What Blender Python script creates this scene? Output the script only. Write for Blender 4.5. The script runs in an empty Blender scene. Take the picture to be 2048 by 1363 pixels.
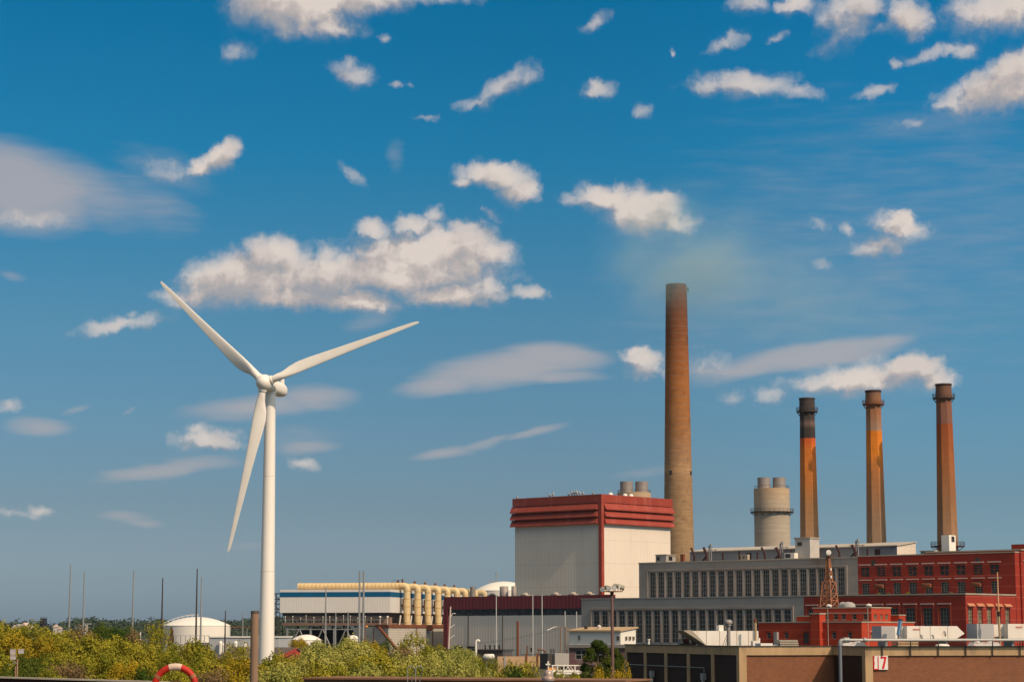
import bpy, math, random
from mathutils import Vector, Matrix
R = math.radians
sc = bpy.context.scene
col = sc.collection

# ------------------------------------------------------------------ camera
F, HV, CH = 4300.0, 1264.0, 9.0            # focal length and horizon row in photo pixels, eye height
PT = math.atan((HV - 681.5) / F)
SP, CP = math.sin(PT), math.cos(PT)
cd = bpy.data.cameras.new('camera')
cd.sensor_width = 36.0
cd.lens = F / 2048.0 * 36.0
cd.clip_start, cd.clip_end = 0.5, 20000.0
cam = bpy.data.objects.new('camera', cd)
col.objects.link(cam)
cam.location = (0, 0, CH)
cam.rotation_euler = (math.pi / 2 + PT, 0, 0)
sc.camera = cam

# ------------------------------------------------------------------ light and exposure
SUN_EL, SUN_AZ = R(39), R(135.6)           # azimuth clockwise from +Y
sc.view_settings.view_transform = 'Standard'
sc.view_settings.look = 'None'
sc.view_settings.exposure = 0.0
sc.view_settings.gamma = 1.0
sd = bpy.data.lights.new('sun', 'SUN')
sd.energy = 3.2
sd.angle = R(0.5)
sd.color = (1.0, 0.79, 0.58)
sun = bpy.data.objects.new('sun', sd)
col.objects.link(sun)
sdir = Vector((math.sin(SUN_AZ) * math.cos(SUN_EL), math.cos(SUN_AZ) * math.cos(SUN_EL), math.sin(SUN_EL)))
sun.rotation_euler = sdir.to_track_quat('Z', 'Y').to_euler()

# ------------------------------------------------------------------ sky with its clouds
wd = bpy.data.worlds.new('World')
sc.world = wd
wd.use_nodes = True
NT = wd.node_tree
NT.nodes.clear()


def nd(t, kind, **kw):
    n = t.nodes.new(kind)
    for k, v in kw.items():
        setattr(n, k, v)
    return n


def lk(t, a, b):
    t.links.new(a, b)


def mth(t, op, a, b=None, c=None, clamp=False):
    n = nd(t, 'ShaderNodeMath', operation=op, use_clamp=clamp)
    for i, x in enumerate((a, b, c)):
        if x is None:
            continue
        if isinstance(x, (int, float)):
            n.inputs[i].default_value = x
        else:
            lk(t, x, n.inputs[i])
    return n.outputs[0]


def sky_xy(u, v):
    """photo pixel -> azimuth, elevation (radians x F)"""
    d = Vector(((u - 1024) / F, CP - (681.5 - v) / F * SP, SP + (681.5 - v) / F * CP)).normalized()
    return math.atan2(d.x, d.y) * F, math.asin(d.z) * F


CUMULUS = [  # centre, radii, tilt, strength
    (590, 10, 160, 78, 0, 1.0), (690, 0, 190, 48, -6, .8), (650, 50, 90, 34, 0, .7), (860, -6, 120, 18, 0, .4), (480, 102, 38, 20, -20, .32),
    (442, 312, 52, 34, -35, .95), (405, 338, 40, 24, -10, .8), (350, 345, 60, 24, 10, .3),
    (60, 440, 72, 20, 0, .4),
    (705, 150, 50, 28, 10, .5), (700, 128, 24, 16, 50, .4), (790, 168, 16, 8, 0, .4), (818, 168, 12, 9, 0, .4), (766, 75, 14, 11, 0, .4),
    (1010, 172, 86, 28, -32, .5), (955, 208, 56, 12, -12, .4), (860, 236, 22, 7, 0, .35), (1050, 155, 40, 16, -20, .4),
    (1192, 180, 38, 20, -6, .55), (1280, 222, 26, 18, 0, .42), (1190, 42, 36, 15, -20, .42), (1345, 103, 10, 9, 0, .45),
    (990, 352, 92, 30, 4, .85), (1040, 380, 58, 38, 0, .8), (1000, 340, 60, 22, 0, .8), (930, 362, 40, 16, 0, .6), (985, 430, 30, 10, 30, .35),
    (1215, 398, 78, 36, 6, .9), (1285, 425, 92, 58, 0, 1.0), (1350, 445, 64, 32, 12, .7), (1165, 408, 50, 20, 20, .5), (1320, 400, 50, 24, 10, .8),
    (520, 555, 165, 72, -6, 1.0), (545, 520, 80, 58, 0, 1.0), (450, 575, 120, 46, -18, .95), (390, 592, 76, 26, -10, .7), (345, 590, 50, 16, -6, .5),
    (850, 525, 190, 78, 6, 1.0), (905, 500, 130, 66, 0, 1.0), (780, 550, 190, 58, 0, 1.0), (890, 590, 150, 32, 0, .85), (600, 592, 230, 34, 3, .95), (710, 600, 130, 28, 3, .9), (650, 560, 130, 60, 0, 1.0), (470, 560, 140, 62, -14, 1.0),
    (740, 457, 38, 26, 0, .7), (828, 452, 56, 28, -8, .7), (868, 432, 24, 22, 0, .55), (925, 458, 52, 26, 0, .7), (980, 505, 60, 42, 0, .8), (655, 515, 34, 30, 0, .6), (960, 575, 70, 34, 0, .7),
    (1058, 588, 40, 20, 0, .55), (1100, 590, 14, 9, 0, .3),
    (240, 650, 92, 20, -12, .55), (202, 655, 44, 22, -10, .5), (300, 634, 46, 14, 0, .4), (258, 628, 22, 14, 0, .4),
    (415, 882, 80, 24, 4, .65), (392, 864, 30, 18, 0, .55), (450, 872, 40, 20, 0, .5),
    (1798, 452, 66, 32, 8, .85), (1770, 488, 78, 28, -8, .6), (1815, 440, 36, 22, 20, .85), (1694, 462, 16, 13, 0, .45), (1640, 450, 16, 8, 20, .25), (1645, 527, 24, 9, 10, .25),
    (1288, 720, 54, 32, 0, .7), (1295, 742, 60, 20, 0, .55), (1278, 705, 30, 16, -20, .7),
    (1730, 760, 168, 36, -3, .85), (1822, 740, 78, 42, 0, .95), (1868, 757, 52, 30, 0, .8), (1630, 768, 60, 26, 0, .6), (1800, 728, 40, 26, 0, .9), (1535, 790, 36, 20, 0, .4), (1460, 795, 30, 14, 0, .3), (1420, 735, 44, 30, 0, .3),
    (1500, 10, 56, 26, 0, .5), (1592, 10, 52, 24, 0, .7), (1690, 40, 66, 60, -20, .65), (1722, 8, 60, 44, 0, .7), (1668, 86, 46, 22, -30, .45),
    (1818, 42, 56, 42, 20, .85), (1810, 15, 30, 30, 0, .6), (1772, 55, 40, 16, 0, .4), (1990, 25, 120, 56, 0, .75), (2030, 10, 80, 60, 0, .8),
    (2010, 178, 150, 52, -12, .95), (2040, 150, 90, 60, -20, 1.0), (1920, 208, 70, 20, -8, .6), (1830, 245, 50, 12, -8, .28),
    (1490, 170, 130, 30, 0, .6), (1420, 170, 60, 26, 0, .5), (1590, 182, 60, 18, 12, .45),
    (1450, 85, 44, 18, -30, .42), (1555, 75, 22, 11, -30, .42), (1748, 186, 44, 16, -18, .45), (1880, 106, 84, 18, -10, .5), (1930, 100, 36, 22, -10, .5), (1792, 131, 14, 11, 0, .45),
    (605, 926, 34, 16, 0, .5), (80, 1020, 26, 14, 0, .45), (18, 1020, 40, 9, 0, .3), (20, 815, 22, 14, 0, .42), (705, 352, 34, 12, 40, .3),
]
WISPS = [
    (50, 380, 180, 95, 6, .85), (0, 355, 180, 85, 0, .85), (170, 380, 160, 62, 25, .45), (280, 405, 130, 56, 15, .3), (330, 340, 100, 40, 20, .2),
    (1020, 735, 215, 44, -7, .8), (1110, 712, 120, 34, 4, .8), (890, 768, 120, 26, -8, .7), (1110, 752, 110, 18, 0, .6),
    (520, 812, 170, 28, -6, .6), (630, 795, 95, 30, 0, .6), (80, 853, 74, 22, 0, .5),
    (335, 938, 150, 18, -10, .55), (410, 925, 90, 16, 0, .45), (280, 950, 80, 12, 0, .45), (612, 893, 72, 18, -4, .45), (740, 640, 60, 22, -20, .3),
    (970, 885, 70, 8, -16, .4), (890, 905, 80, 14, -8, .5), (1075, 862, 72, 10, -14, .5), (960, 890, 60, 10, -14, .4),
    (1630, 710, 215, 34, -6, .85), (1520, 730, 130, 26, -12, .7), (1760, 688, 90, 20, -6, .6), (1420, 740, 90, 34, 0, .4),
    (245, 1030, 60, 12, 0, .4), (280, 1042, 50, 10, 8, .3), (490, 1092, 50, 8, 0, .2), (20, 553, 30, 12, 10, .3), (790, 310, 18, 34, 0, .18), (260, 822, 20, 6, -25, .3), (150, 818, 30, 7, -20, .3),
    (600, 870, 90, 20, 0, .2), (1290, 945, 70, 10, -6, .2), (1850, 250, 200, 30, 0, .16), (1950, 480, 160, 60, 0, .12), (1700, 520, 380, 270, 0, .13), (1980, 420, 200, 200, 0, .12), (1450, 600, 200, 160, 0, .10),
]

g = bpy.data.node_groups.new('cloud_height', 'ShaderNodeTree')
g.interface.new_socket('Vector', in_out='INPUT', socket_type='NodeSocketVector')
g.interface.new_socket('Cumulus', in_out='OUTPUT', socket_type='NodeSocketFloat')
g.interface.new_socket('Wisp', in_out='OUTPUT', socket_type='NodeSocketFloat')
g.interface.new_socket('Core', in_out='OUTPUT', socket_type='NodeSocketFloat')
gi, go = nd(g, 'NodeGroupInput'), nd(g, 'NodeGroupOutput')


def vnoise(t, vec, size, detail, rough, stretch=1.0, amp=None):
    m = nd(t, 'ShaderNodeVectorMath', operation='MULTIPLY')
    lk(t, vec, m.inputs[0])
    m.inputs[1].default_value = (1 / size / stretch, 1 / size, 1 / size)
    n = nd(t, 'ShaderNodeTexNoise', noise_dimensions='2D')
    n.inputs['Scale'].default_value = 1.0
    n.inputs['Detail'].default_value = detail
    n.inputs['Roughness'].default_value = rough
    lk(t, m.outputs[0], n.inputs['Vector'])
    if amp is None:
        return n.outputs[0]
    s = nd(t, 'ShaderNodeVectorMath', operation='SUBTRACT')
    lk(t, n.outputs['Color'], s.inputs[0])
    s.inputs[1].default_value = (.5, .5, .5)
    k = nd(t, 'ShaderNodeVectorMath', operation='MULTIPLY_ADD')
    lk(t, s.outputs[0], k.inputs[0])
    k.inputs[1].default_value = amp
    lk(t, vec, k.inputs[2])
    return k.outputs[0]


def blobs(t, vec, lst):
    """highest of many tilted paraboloid bumps a (1 - d^2), each written as two dot products with the monomials of x and y"""
    sp = nd(t, 'ShaderNodeSeparateXYZ')
    lk(t, vec, sp.inputs[0])
    x_, y_ = mth(t, 'DIVIDE', sp.outputs[0], 500.0), mth(t, 'DIVIDE', sp.outputs[1], 500.0)
    m2, m1 = nd(t, 'ShaderNodeCombineXYZ'), nd(t, 'ShaderNodeCombineXYZ')
    for i, q in enumerate((mth(t, 'MULTIPLY', x_, x_), mth(t, 'MULTIPLY', x_, y_), mth(t, 'MULTIPLY', y_, y_))):
        lk(t, q, m2.inputs[i])
    lk(t, x_, m1.inputs[0])
    lk(t, y_, m1.inputs[1])
    m1.inputs[2].default_value = 1.0
    acc = None
    for (u, v, ru, rv, rot, a) in lst:
        x, y = (q / 500.0 for q in sky_xy(u, v))
        ru, rv = ru / 500.0, rv / 500.0
        c, s = math.cos(R(rot)), -math.sin(R(rot))
        A, B, C = c * c / ru ** 2 + s * s / rv ** 2, 2 * c * s * (1 / ru ** 2 - 1 / rv ** 2), s * s / ru ** 2 + c * c / rv ** 2
        k2 = (-a * A, -a * B, -a * C)
        k1 = (a * (2 * A * x + B * y), a * (2 * C * y + B * x), a * (1 - A * x * x - B * x * y - C * y * y))
        d = []
        for mm, k in ((m2, k2), (m1, k1)):
            n = nd(t, 'ShaderNodeVectorMath', operation='DOT_PRODUCT')
            if acc is None:
                lk(t, mm.outputs[0], n.inputs[0])
            else:                          # waits for the previous bump, so that few values are held at once
                w = nd(t, 'ShaderNodeVectorMath', operation='MULTIPLY_ADD')
                lk(t, acc, w.inputs[0])
                w.inputs[1].default_value = (1e-9, 1e-9, 0)
                lk(t, mm.outputs[0], w.inputs[2])
                lk(t, w.outputs[0], n.inputs[0])
            n.inputs[1].default_value = k
            d.append(n.outputs['Value'])
        q = mth(t, 'MAXIMUM', mth(t, 'ADD', *d), -1.0)
        acc = q if acc is None else mth(t, 'SMOOTH_MAX', acc, q, .14)
    return acc


pw = vnoise(g, gi.outputs[0], 55, 4, .6, 1.0, (44, 38, 0))
cum = blobs(g, pw, CUMULUS)
lk(g, cum, go.inputs['Core'])
fine = vnoise(g, pw, 46, 8, .62)
cum = mth(g, 'ADD', cum, mth(g, 'MULTIPLY_ADD', fine, 1.5, -.78))
lk(g, cum, go.inputs['Cumulus'])
pw2 = vnoise(g, gi.outputs[0], 60, 3, .5, 2.5, (40, 14, 0))
wis = blobs(g, pw2, WISPS)
wfine = vnoise(g, pw2, 20, 5, .55, 6.0)
wis = mth(g, 'ADD', wis, mth(g, 'MULTIPLY_ADD', wfine, .34, -.17))
lk(g, wis, go.inputs['Wisp'])

tc = nd(NT, 'ShaderNodeTexCoord')
sx = nd(NT, 'ShaderNodeSeparateXYZ')
lk(NT, tc.outputs['Generated'], sx.inputs[0])
az = mth(NT, 'ARCTAN2', sx.outputs[0], sx.outputs[1])
el = mth(NT, 'ARCSINE', sx.outputs[2])
cv = nd(NT, 'ShaderNodeCombineXYZ')
lk(NT, mth(NT, 'MULTIPLY', az, F), cv.inputs[0])
lk(NT, mth(NT, 'MULTIPLY', el, F), cv.inputs[1])
ga = nd(NT, 'ShaderNodeGroup', node_tree=g)
lk(NT, cv.outputs[0], ga.inputs[0])
off = nd(NT, 'ShaderNodeVectorMath', operation='ADD')
lk(NT, cv.outputs[0], off.inputs[0])
off.inputs[1].default_value = (15, 30, 0)
gb = nd(NT, 'ShaderNodeGroup', node_tree=g)
lk(NT, off.outputs[0], gb.inputs[0])


def mrange(t, x, a, b, c=0.0, d=1.0, kind='SMOOTHSTEP'):
    n = nd(t, 'ShaderNodeMapRange', interpolation_type=kind)
    lk(t, x, n.inputs['Value'])
    for k, v in (('From Min', a), ('From Max', b), ('To Min', c), ('To Max', d)):
        n.inputs[k].default_value = v
    return n.outputs[0]


def ramp(t, x, stops):
    n = nd(t, 'ShaderNodeValToRGB')
    e = n.color_ramp.elements
    while len(e) < len(stops):
        e.new(0.5)
    for q, (p, c) in zip(e, stops):
        q.position = p
        q.color = (*c, 1) if len(c) == 3 else c
    lk(t, x, n.inputs[0])
    return n.outputs[0]


def mix(t, f, a, b, kind='MIX'):
    n = nd(t, 'ShaderNodeMix', data_type='RGBA', blend_type=kind)
    n.clamp_factor = True
    for s, x in ((n.inputs[0], f), (n.inputs[6], a), (n.inputs[7], b)):
        if isinstance(x, (int, float)):
            s.default_value = x
        elif isinstance(x, tuple):
            s.default_value = (*x, 1) if len(x) == 3 else x
        else:
            lk(t, x, s)
    return n.outputs[2]


st = nd(NT, 'ShaderNodeTexSky', sky_type='NISHITA', sun_disc=False)
st.sun_elevation, st.sun_rotation = SUN_EL, SUN_AZ
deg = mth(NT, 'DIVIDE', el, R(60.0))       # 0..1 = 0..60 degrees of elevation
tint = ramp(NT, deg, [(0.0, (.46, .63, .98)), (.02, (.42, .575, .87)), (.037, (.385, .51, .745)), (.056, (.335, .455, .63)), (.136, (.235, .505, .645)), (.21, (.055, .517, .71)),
                      (.285, (.006, .495, .716)), (.42, (.75, .82, .9)), (.60, (2.0, 1.45, .95)), (.85, (5.6, 3.6, 1.85)), (1.0, (7.2, 4.6, 2.3))])  # upper stops raised and warmed: added fill light from unseen sky
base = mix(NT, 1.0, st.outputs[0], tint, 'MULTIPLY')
side = mrange(NT, az, .0, .24)             # the sky is clearer and brighter towards the sun's side
base = mix(NT, 1.0, base, mix(NT, side, (1.0, 1.0, 1.0), (1.03, 1.19, 1.22)), 'MULTIPLY')
sc10 = nd(NT, 'ShaderNodeVectorMath', operation='SCALE')
sc10.inputs['Scale'].default_value = 0.1
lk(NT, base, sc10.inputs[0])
PATCH = 300.0
macro = mrange(NT, mth(NT, 'SUBTRACT', ga.outputs['Core'], gb.outputs['Core']), -.42, .40)      # which side of its cloud
micro = mrange(NT, mth(NT, 'SUBTRACT', ga.outputs['Cumulus'], gb.outputs['Cumulus']), -.60, .60)
po = nd(NT, 'ShaderNodeVectorMath', operation='ADD')
lk(NT, cv.outputs[0], po.inputs[0])
po.inputs[1].default_value = (PATCH, 0, 0)
patch = mrange(NT, vnoise(NT, po.outputs[0], 95, 3, .5, 1.7), .36, .66)
lit = mth(NT, 'ADD', mth(NT, 'MULTIPLY', macro, .40), mth(NT, 'MULTIPLY_ADD', micro, .34, mth(NT, 'MULTIPLY', patch, .34)))
ccol = ramp(NT, lit, [(0.0, (.30, .32, .37)), (.36, (.37, .365, .385)), (.58, (.52, .455, .43)), (.80, (.74, .645, .58))])
mr = nd(NT, 'ShaderNodeMapRange', interpolation_type='SMOOTHSTEP')     # crisp on the sunny side, soft below
lk(NT, ga.outputs['Cumulus'], mr.inputs['Value'])
mr.inputs['From Min'].default_value = -.24
lk(NT, mth(NT, 'MULTIPLY_ADD', macro, -.45, .98), mr.inputs['From Max'])
mr.inputs['To Max'].default_value = .96
calpha = mth(NT, 'MULTIPLY', mr.outputs[0], mrange(NT, ga.outputs['Core'], .05, .85, .30, 1.0))     # thin little clouds stay translucent
walpha = mrange(NT, ga.outputs['Wisp'], -.10, .80, 0.0, .74)
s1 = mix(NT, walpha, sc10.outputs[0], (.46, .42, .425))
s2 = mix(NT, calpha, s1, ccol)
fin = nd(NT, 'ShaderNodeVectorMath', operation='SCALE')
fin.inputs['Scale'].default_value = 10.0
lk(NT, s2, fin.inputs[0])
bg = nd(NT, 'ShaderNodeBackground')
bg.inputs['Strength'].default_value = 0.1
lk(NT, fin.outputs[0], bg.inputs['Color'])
wo = nd(NT, 'ShaderNodeOutputWorld')
lk(NT, bg.outputs[0], wo.inputs[0])
wd.cycles.sampling_method = 'MANUAL'
wd.cycles.sample_map_resolution = 256
sc.cycles.use_light_tree = False
sc.cycles.use_denoising = True
sc.cycles.max_bounces = 5
sc.cycles.diffuse_bounces = 3
sc.cycles.transparent_max_bounces = 6
sc.cycles.volume_bounces = 0
sc.cycles.volume_step_rate = 4.0


# ------------------------------------------------------------------ geometry helpers
def px(u, v, Y):
    """world point seen at photo pixel (u, v) at forward distance Y"""
    t = (681.5 - v) / F
    z = Y * (SP + t * CP) / (CP - t * SP)
    fwd = Y * CP + z * SP
    return Vector(((u - 1024) / F * fwd, Y, z + CH))


class Fr:
    """a local frame standing on the ground: x along a facade, y into the building, z up"""
    def __init__(s, x, y, deg):
        s.o = Vector((x, y, 0))
        s.rz = R(deg)
        s.ax = Vector((math.cos(s.rz), math.sin(s.rz), 0))
        s.ay = Vector((-math.sin(s.rz), math.cos(s.rz), 0))

    def w(s, x, y, z=0.0):
        return s.o + s.ax * x + s.ay * y + Vector((0, 0, z))

    def x(s, u, ly=0.0, z=15.0):
        k = (u - 1024) / F
        q = s.o + s.ay * ly
        return (q.x - k * CP * q.y - k * (z - CH) * SP) / (k * CP * s.ax.y - s.ax.x)

    def y(s, u, lx=0.0, z=15.0):
        k = (u - 1024) / F
        q = s.o + s.ax * lx
        return (q.x - k * CP * q.y - k * (z - CH) * SP) / (k * CP * s.ay.y - s.ay.x)

    def z(s, v, lx=0.0, ly=0.0):
        return px(1024, v, s.w(lx, ly).y).z


class MB:
    def __init__(s):
        s.v, s.f, s.sm = [], [], []

    def add(s, vs, fs, smooth=False):
        n = len(s.v)
        s.v += [tuple(p) for p in vs]
        s.f += [tuple(i + n for i in f) for f in fs]
        s.sm += [smooth] * len(fs)
        return s

    def box(s, x0, x1, y0, y1, z0, z1):
        s.add([(x0, y0, z0), (x1, y0, z0), (x1, y1, z0), (x0, y1, z0), (x0, y0, z1), (x1, y0, z1), (x1, y1, z1), (x0, y1, z1)],
              [(0, 3, 2, 1), (4, 5, 6, 7), (0, 1, 5, 4), (1, 2, 6, 5), (2, 3, 7, 6), (3, 0, 4, 7)])
        return s

    def prism(s, pts, a, b, axis='y'):
        """pts: 2-D outline; extruded along axis from a to b (axis y: pts are x,z; axis x: pts are y,z; axis z: pts are x,y)"""
        n = len(pts)
        mk = {'y': lambda p, t: (p[0], t, p[1]), 'x': lambda p, t: (t, p[0], p[1]), 'z': lambda p, t: (p[0], p[1], t)}[axis]
        vs = [mk(p, a) for p in pts] + [mk(p, b) for p in pts]
        fs = [tuple(range(n)), tuple(range(2 * n - 1, n - 1, -1))]
        fs += [(i, i + n, (i + 1) % n + n, (i + 1) % n) for i in range(n)]
        return s.add(vs, fs)

    def tube(s, pts, r, n=10, caps=True, smooth=True):
        pts = [Vector(p) for p in pts]
        rs = r if isinstance(r, (list, tuple)) else [r] * len(pts)
        vs = []
        up = None
        for i, p in enumerate(pts):
            d = (pts[min(i + 1, len(pts) - 1)] - pts[max(i - 1, 0)]).normalized()
            if up is None:
                up = Vector((0, 0, 1)) if abs(d.z) < .9 else Vector((1, 0, 0))
            a = d.cross(up).normalized()
            b = a.cross(d).normalized()
            up = b
            vs += [p + (a * math.cos(2 * math.pi * k / n) + b * math.sin(2 * math.pi * k / n)) * rs[i] for k in range(n)]
        m = len(pts)
        fs = [(i * n + k, i * n + (k + 1) % n, (i + 1) * n + (k + 1) % n, (i + 1) * n + k) for i in range(m - 1) for k in range(n)]
        s.add(vs, fs, smooth)
        if caps:
            s.add(vs[:n], [tuple(range(n - 1, -1, -1))])
            s.add(vs[-n:], [tuple(range(n))])
        return s

    def lathe(s, prof, n=32, cx=0.0, cy=0.0, smooth=True):
        """prof: list of (r, z), from the bottom up; None breaks the smoothing"""
        run = []
        for q in list(prof) + [None]:
            if q is None:
                if len(run) > 1:
                    vs = [(cx + r * math.cos(2 * math.pi * k / n), cy + r * math.sin(2 * math.pi * k / n), z) for r, z in run for k in range(n)]
                    s.add(vs, [(i * n + k, i * n + (k + 1) % n, (i + 1) * n + (k + 1) % n, (i + 1) * n + k) for i in range(len(run) - 1) for k in range(n)], smooth)
                run = []
            else:
                run.append(q)
        return s

    def build(s, name, m=None, parent=None, loc=None, rz=0.0):
        me = bpy.data.meshes.new(name)
        me.from_pydata(s.v, [], s.f)
        me.polygons.foreach_set('use_smooth', s.sm)
        me.update()
        if m is not None:
            me.materials.append(m)
        return place(me, name, parent, loc, rz)


def place(me, name, parent=None, loc=None, rz=0.0):
    o = bpy.data.objects.new(name, me)
    col.objects.link(o)
    if parent is not None:
        o.parent = parent
    if loc is not None:
        o.location = loc
    if rz:
        o.rotation_euler = (0, 0, rz)
    return o


def tag(o, label, cat, group=None, kind=None):
    if label:
        o['label'] = label
    if cat:
        o['category'] = cat
    if group:
        o['group'] = group
    if kind:
        o['kind'] = kind
    return o


def thing(name, label, cat, loc, rz=0.0, group=None):
    o = bpy.data.objects.new(name, None)
    col.objects.link(o)
    o.empty_display_size = 0.5
    o.location = loc
    o.rotation_euler = (0, 0, rz)
    return tag(o, label, cat, group)


def fthing(name, label, cat, fr, group=None):
    return thing(name, label, cat, fr.o, fr.rz, group)


def copy_tree(o, parent=None):
    c = o.copy()
    col.objects.link(c)
    c.parent = parent
    for ch in list(o.children):
        copy_tree(ch, c)
    return c


def facade(mb, axis, at, lo, hi, z0, z1, holes, depth):
    """a wall face with openings and their reveals; axis 'x': along x at y=at facing -y, axis 'y': along y at x=at facing +x"""
    def P(t, d, z):
        return (t, at + d, z) if axis == 'x' else (at - d, t, z)
    ts = sorted({lo, hi, *[h[0] for h in holes], *[h[1] for h in holes]})
    zs = sorted({z0, z1, *[h[2] for h in holes], *[h[3] for h in holes]})
    for a, b in zip(ts, ts[1:]):
        run = None
        for c, d in zip(zs, zs[1:]):
            inside = any(h[0] < (a + b) / 2 < h[1] and h[2] < (c + d) / 2 < h[3] for h in holes)
            if not inside:
                run = (run[0], d) if run else (c, d)
            if (inside or d == zs[-1]) and run:
                mb.add([P(a, 0, run[0]), P(b, 0, run[0]), P(b, 0, run[1]), P(a, 0, run[1])], [(0, 1, 2, 3)])
                run = None
    for a, b, c, d in holes:
        q = [P(a, 0, c), P(b, 0, c), P(b, 0, d), P(a, 0, d), P(a, depth, c), P(b, depth, c), P(b, depth, d), P(a, depth, d)]
        mb.add(q, [(0, 4, 5, 1), (1, 5, 6, 2), (2, 6, 7, 3), (3, 7, 4, 0)])
    return mb


def body(x0, x1, y0, y1, z1, fa=(), fb=(), depth=.45, z0=0.0):
    mb = MB()
    facade(mb, 'x', y0, x0, x1, z0, z1, list(fa), depth)
    facade(mb, 'y', x1, y0, y1, z0, z1, list(fb), depth)
    mb.add([(x0, y0, z0), (x0, y1, z0), (x0, y1, z1), (x0, y0, z1)], [(0, 3, 2, 1)])
    mb.add([(x0, y1, z0), (x1, y1, z0), (x1, y1, z1), (x0, y1, z1)], [(0, 3, 2, 1)])
    mb.add([(x0, y0, z1), (x1, y0, z1), (x1, y1, z1), (x0, y1, z1)], [(0, 1, 2, 3)])
    return mb


WIN = {}


def window(parent, axis, at, t, z, w, h, cols, rows, m_frame, m_glass, depth=.4, bar=.12):
    key = (round(w, 2), round(h, 2), cols, rows, m_frame.name, m_glass.name, bar)
    if key not in WIN:
        f = MB()
        f.box(0, w, 0, .12, 0, bar).box(0, w, 0, .12, h - bar, h).box(0, bar, 0, .12, bar, h - bar).box(w - bar, w, 0, .12, bar, h - bar)
        for i in range(1, cols):
            f.box(w * i / cols - bar / 2, w * i / cols + bar / 2, .01, .11, bar, h - bar)
        for j in range(1, rows):
            f.box(bar, w - bar, .02, .10, h * j / rows - bar / 2, h * j / rows + bar / 2)
        p = MB().box(0, w, .13, .2, 0, h)
        me = []
        for mb, m, n in ((f, m_frame, 'window'), (p, m_glass, 'pane')):
            q = bpy.data.meshes.new(n)
            q.from_pydata(mb.v, [], mb.f)
            q.materials.append(m)
            me.append(q)
        WIN[key] = me
    d = depth - .2
    loc = (t, at + d, z) if axis == 'x' else (at - d, t, z)
    o = place(WIN[key][0], 'window', parent, loc, 0.0 if axis == 'x' else math.pi / 2)
    place(WIN[key][1], 'pane', o)
    return o


# ------------------------------------------------------------------ materials
def mat(name, c, rough=.8, c2=None, size=8.0, contrast=.5, metal=0.0, streak=1.0, bump=0.0, bump_size=1.0, spec=.3, c3=None, size3=1.5, amt3=.5):
    """principled material: two colours mixed by noise in object metres; streak > 1 stretches the pattern downwards"""
    m = bpy.data.materials.new(name)
    m.use_nodes = True
    t = m.node_tree
    b = t.nodes['Principled BSDF']
    b.inputs['Roughness'].default_value = rough
    b.inputs['Metallic'].default_value = metal
    b.inputs['Specular IOR Level'].default_value = spec
    tcn = nd(t, 'ShaderNodeTexCoord')
    if c2 is None:
        c2 = tuple(x * .82 for x in c)
    mp = nd(t, 'ShaderNodeMapping')
    mp.inputs['Scale'].default_value = (1 / size, 1 / size, 1 / size / streak)
    lk(t, tcn.outputs['Object'], mp.inputs[0])
    n = nd(t, 'ShaderNodeTexNoise')
    n.inputs['Scale'].default_value = 1.0
    n.inputs['Detail'].default_value = 7.0
    n.inputs['Roughness'].default_value = .62
    lk(t, mp.outputs[0], n.inputs[0])
    f = mrange(t, n.outputs[0], .5 - contrast / 2, .5 + contrast / 2)
    cc = mix(t, f, c, c2)
    if c3 is not None:
        n3 = nd(t, 'ShaderNodeTexNoise')
        n3.inputs['Scale'].default_value = 1 / size3
        n3.inputs['Detail'].default_value = 5.0
        n3.inputs['Roughness'].default_value = .7
        mp3 = nd(t, 'ShaderNodeMapping')
        mp3.inputs['Location'].default_value = (37, 11, 5)
        mp3.inputs['Scale'].default_value = (1, 1, 1 / max(streak, 1))
        lk(t, tcn.outputs['Object'], mp3.inputs[0])
        lk(t, mp3.outputs[0], n3.inputs[0])
        cc = mix(t, mth(t, 'MULTIPLY', mrange(t, n3.outputs[0], .52, .7), amt3), cc, c3)
    lk(t, cc, b.inputs['Base Color'])
    if bump:
        bn = nd(t, 'ShaderNodeTexNoise')
        bn.inputs['Scale'].default_value = 1 / bump_size
        bn.inputs['Detail'].default_value = 6
        lk(t, tcn.outputs['Object'], bn.inputs[0])
        bp = nd(t, 'ShaderNodeBump')
        bp.inputs['Distance'].default_value = bump
        lk(t, bn.outputs[0], bp.inputs['Height'])
        lk(t, bp.outputs[0], b.inputs['Normal'])
    m['cc'] = 1
    return m


def base_of(m):
    t = m.node_tree
    b = t.nodes['Principled BSDF']
    return t, b, b.inputs['Base Color'].links[0].from_socket, next(n for n in t.nodes if n.type == 'TEX_COORD')


def sep_obj(t, tcn):
    s = nd(t, 'ShaderNodeSeparateXYZ')
    lk(t, tcn.outputs['Object'], s.inputs[0])
    return s.outputs


def ribs(m, pitch, depth, strength=1.0):
    """vertical ribs of sheet metal along x and y"""
    t, b, c, tcn = base_of(m)
    s = sep_obj(t, tcn)
    a = mth(t, 'SINE', mth(t, 'MULTIPLY', mth(t, 'ADD', s[0], s[1]), 2 * math.pi / pitch))
    bp = nd(t, 'ShaderNodeBump')
    bp.inputs['Distance'].default_value = depth
    bp.inputs['Strength'].default_value = strength
    lk(t, a, bp.inputs['Height'])
    lk(t, bp.outputs[0], b.inputs['Normal'])
    lk(t, mix(t, mrange(t, a, .75, 1.0, 0, .16), c, (.1, .08, .07)), b.inputs['Base Color'])
    return m


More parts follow.
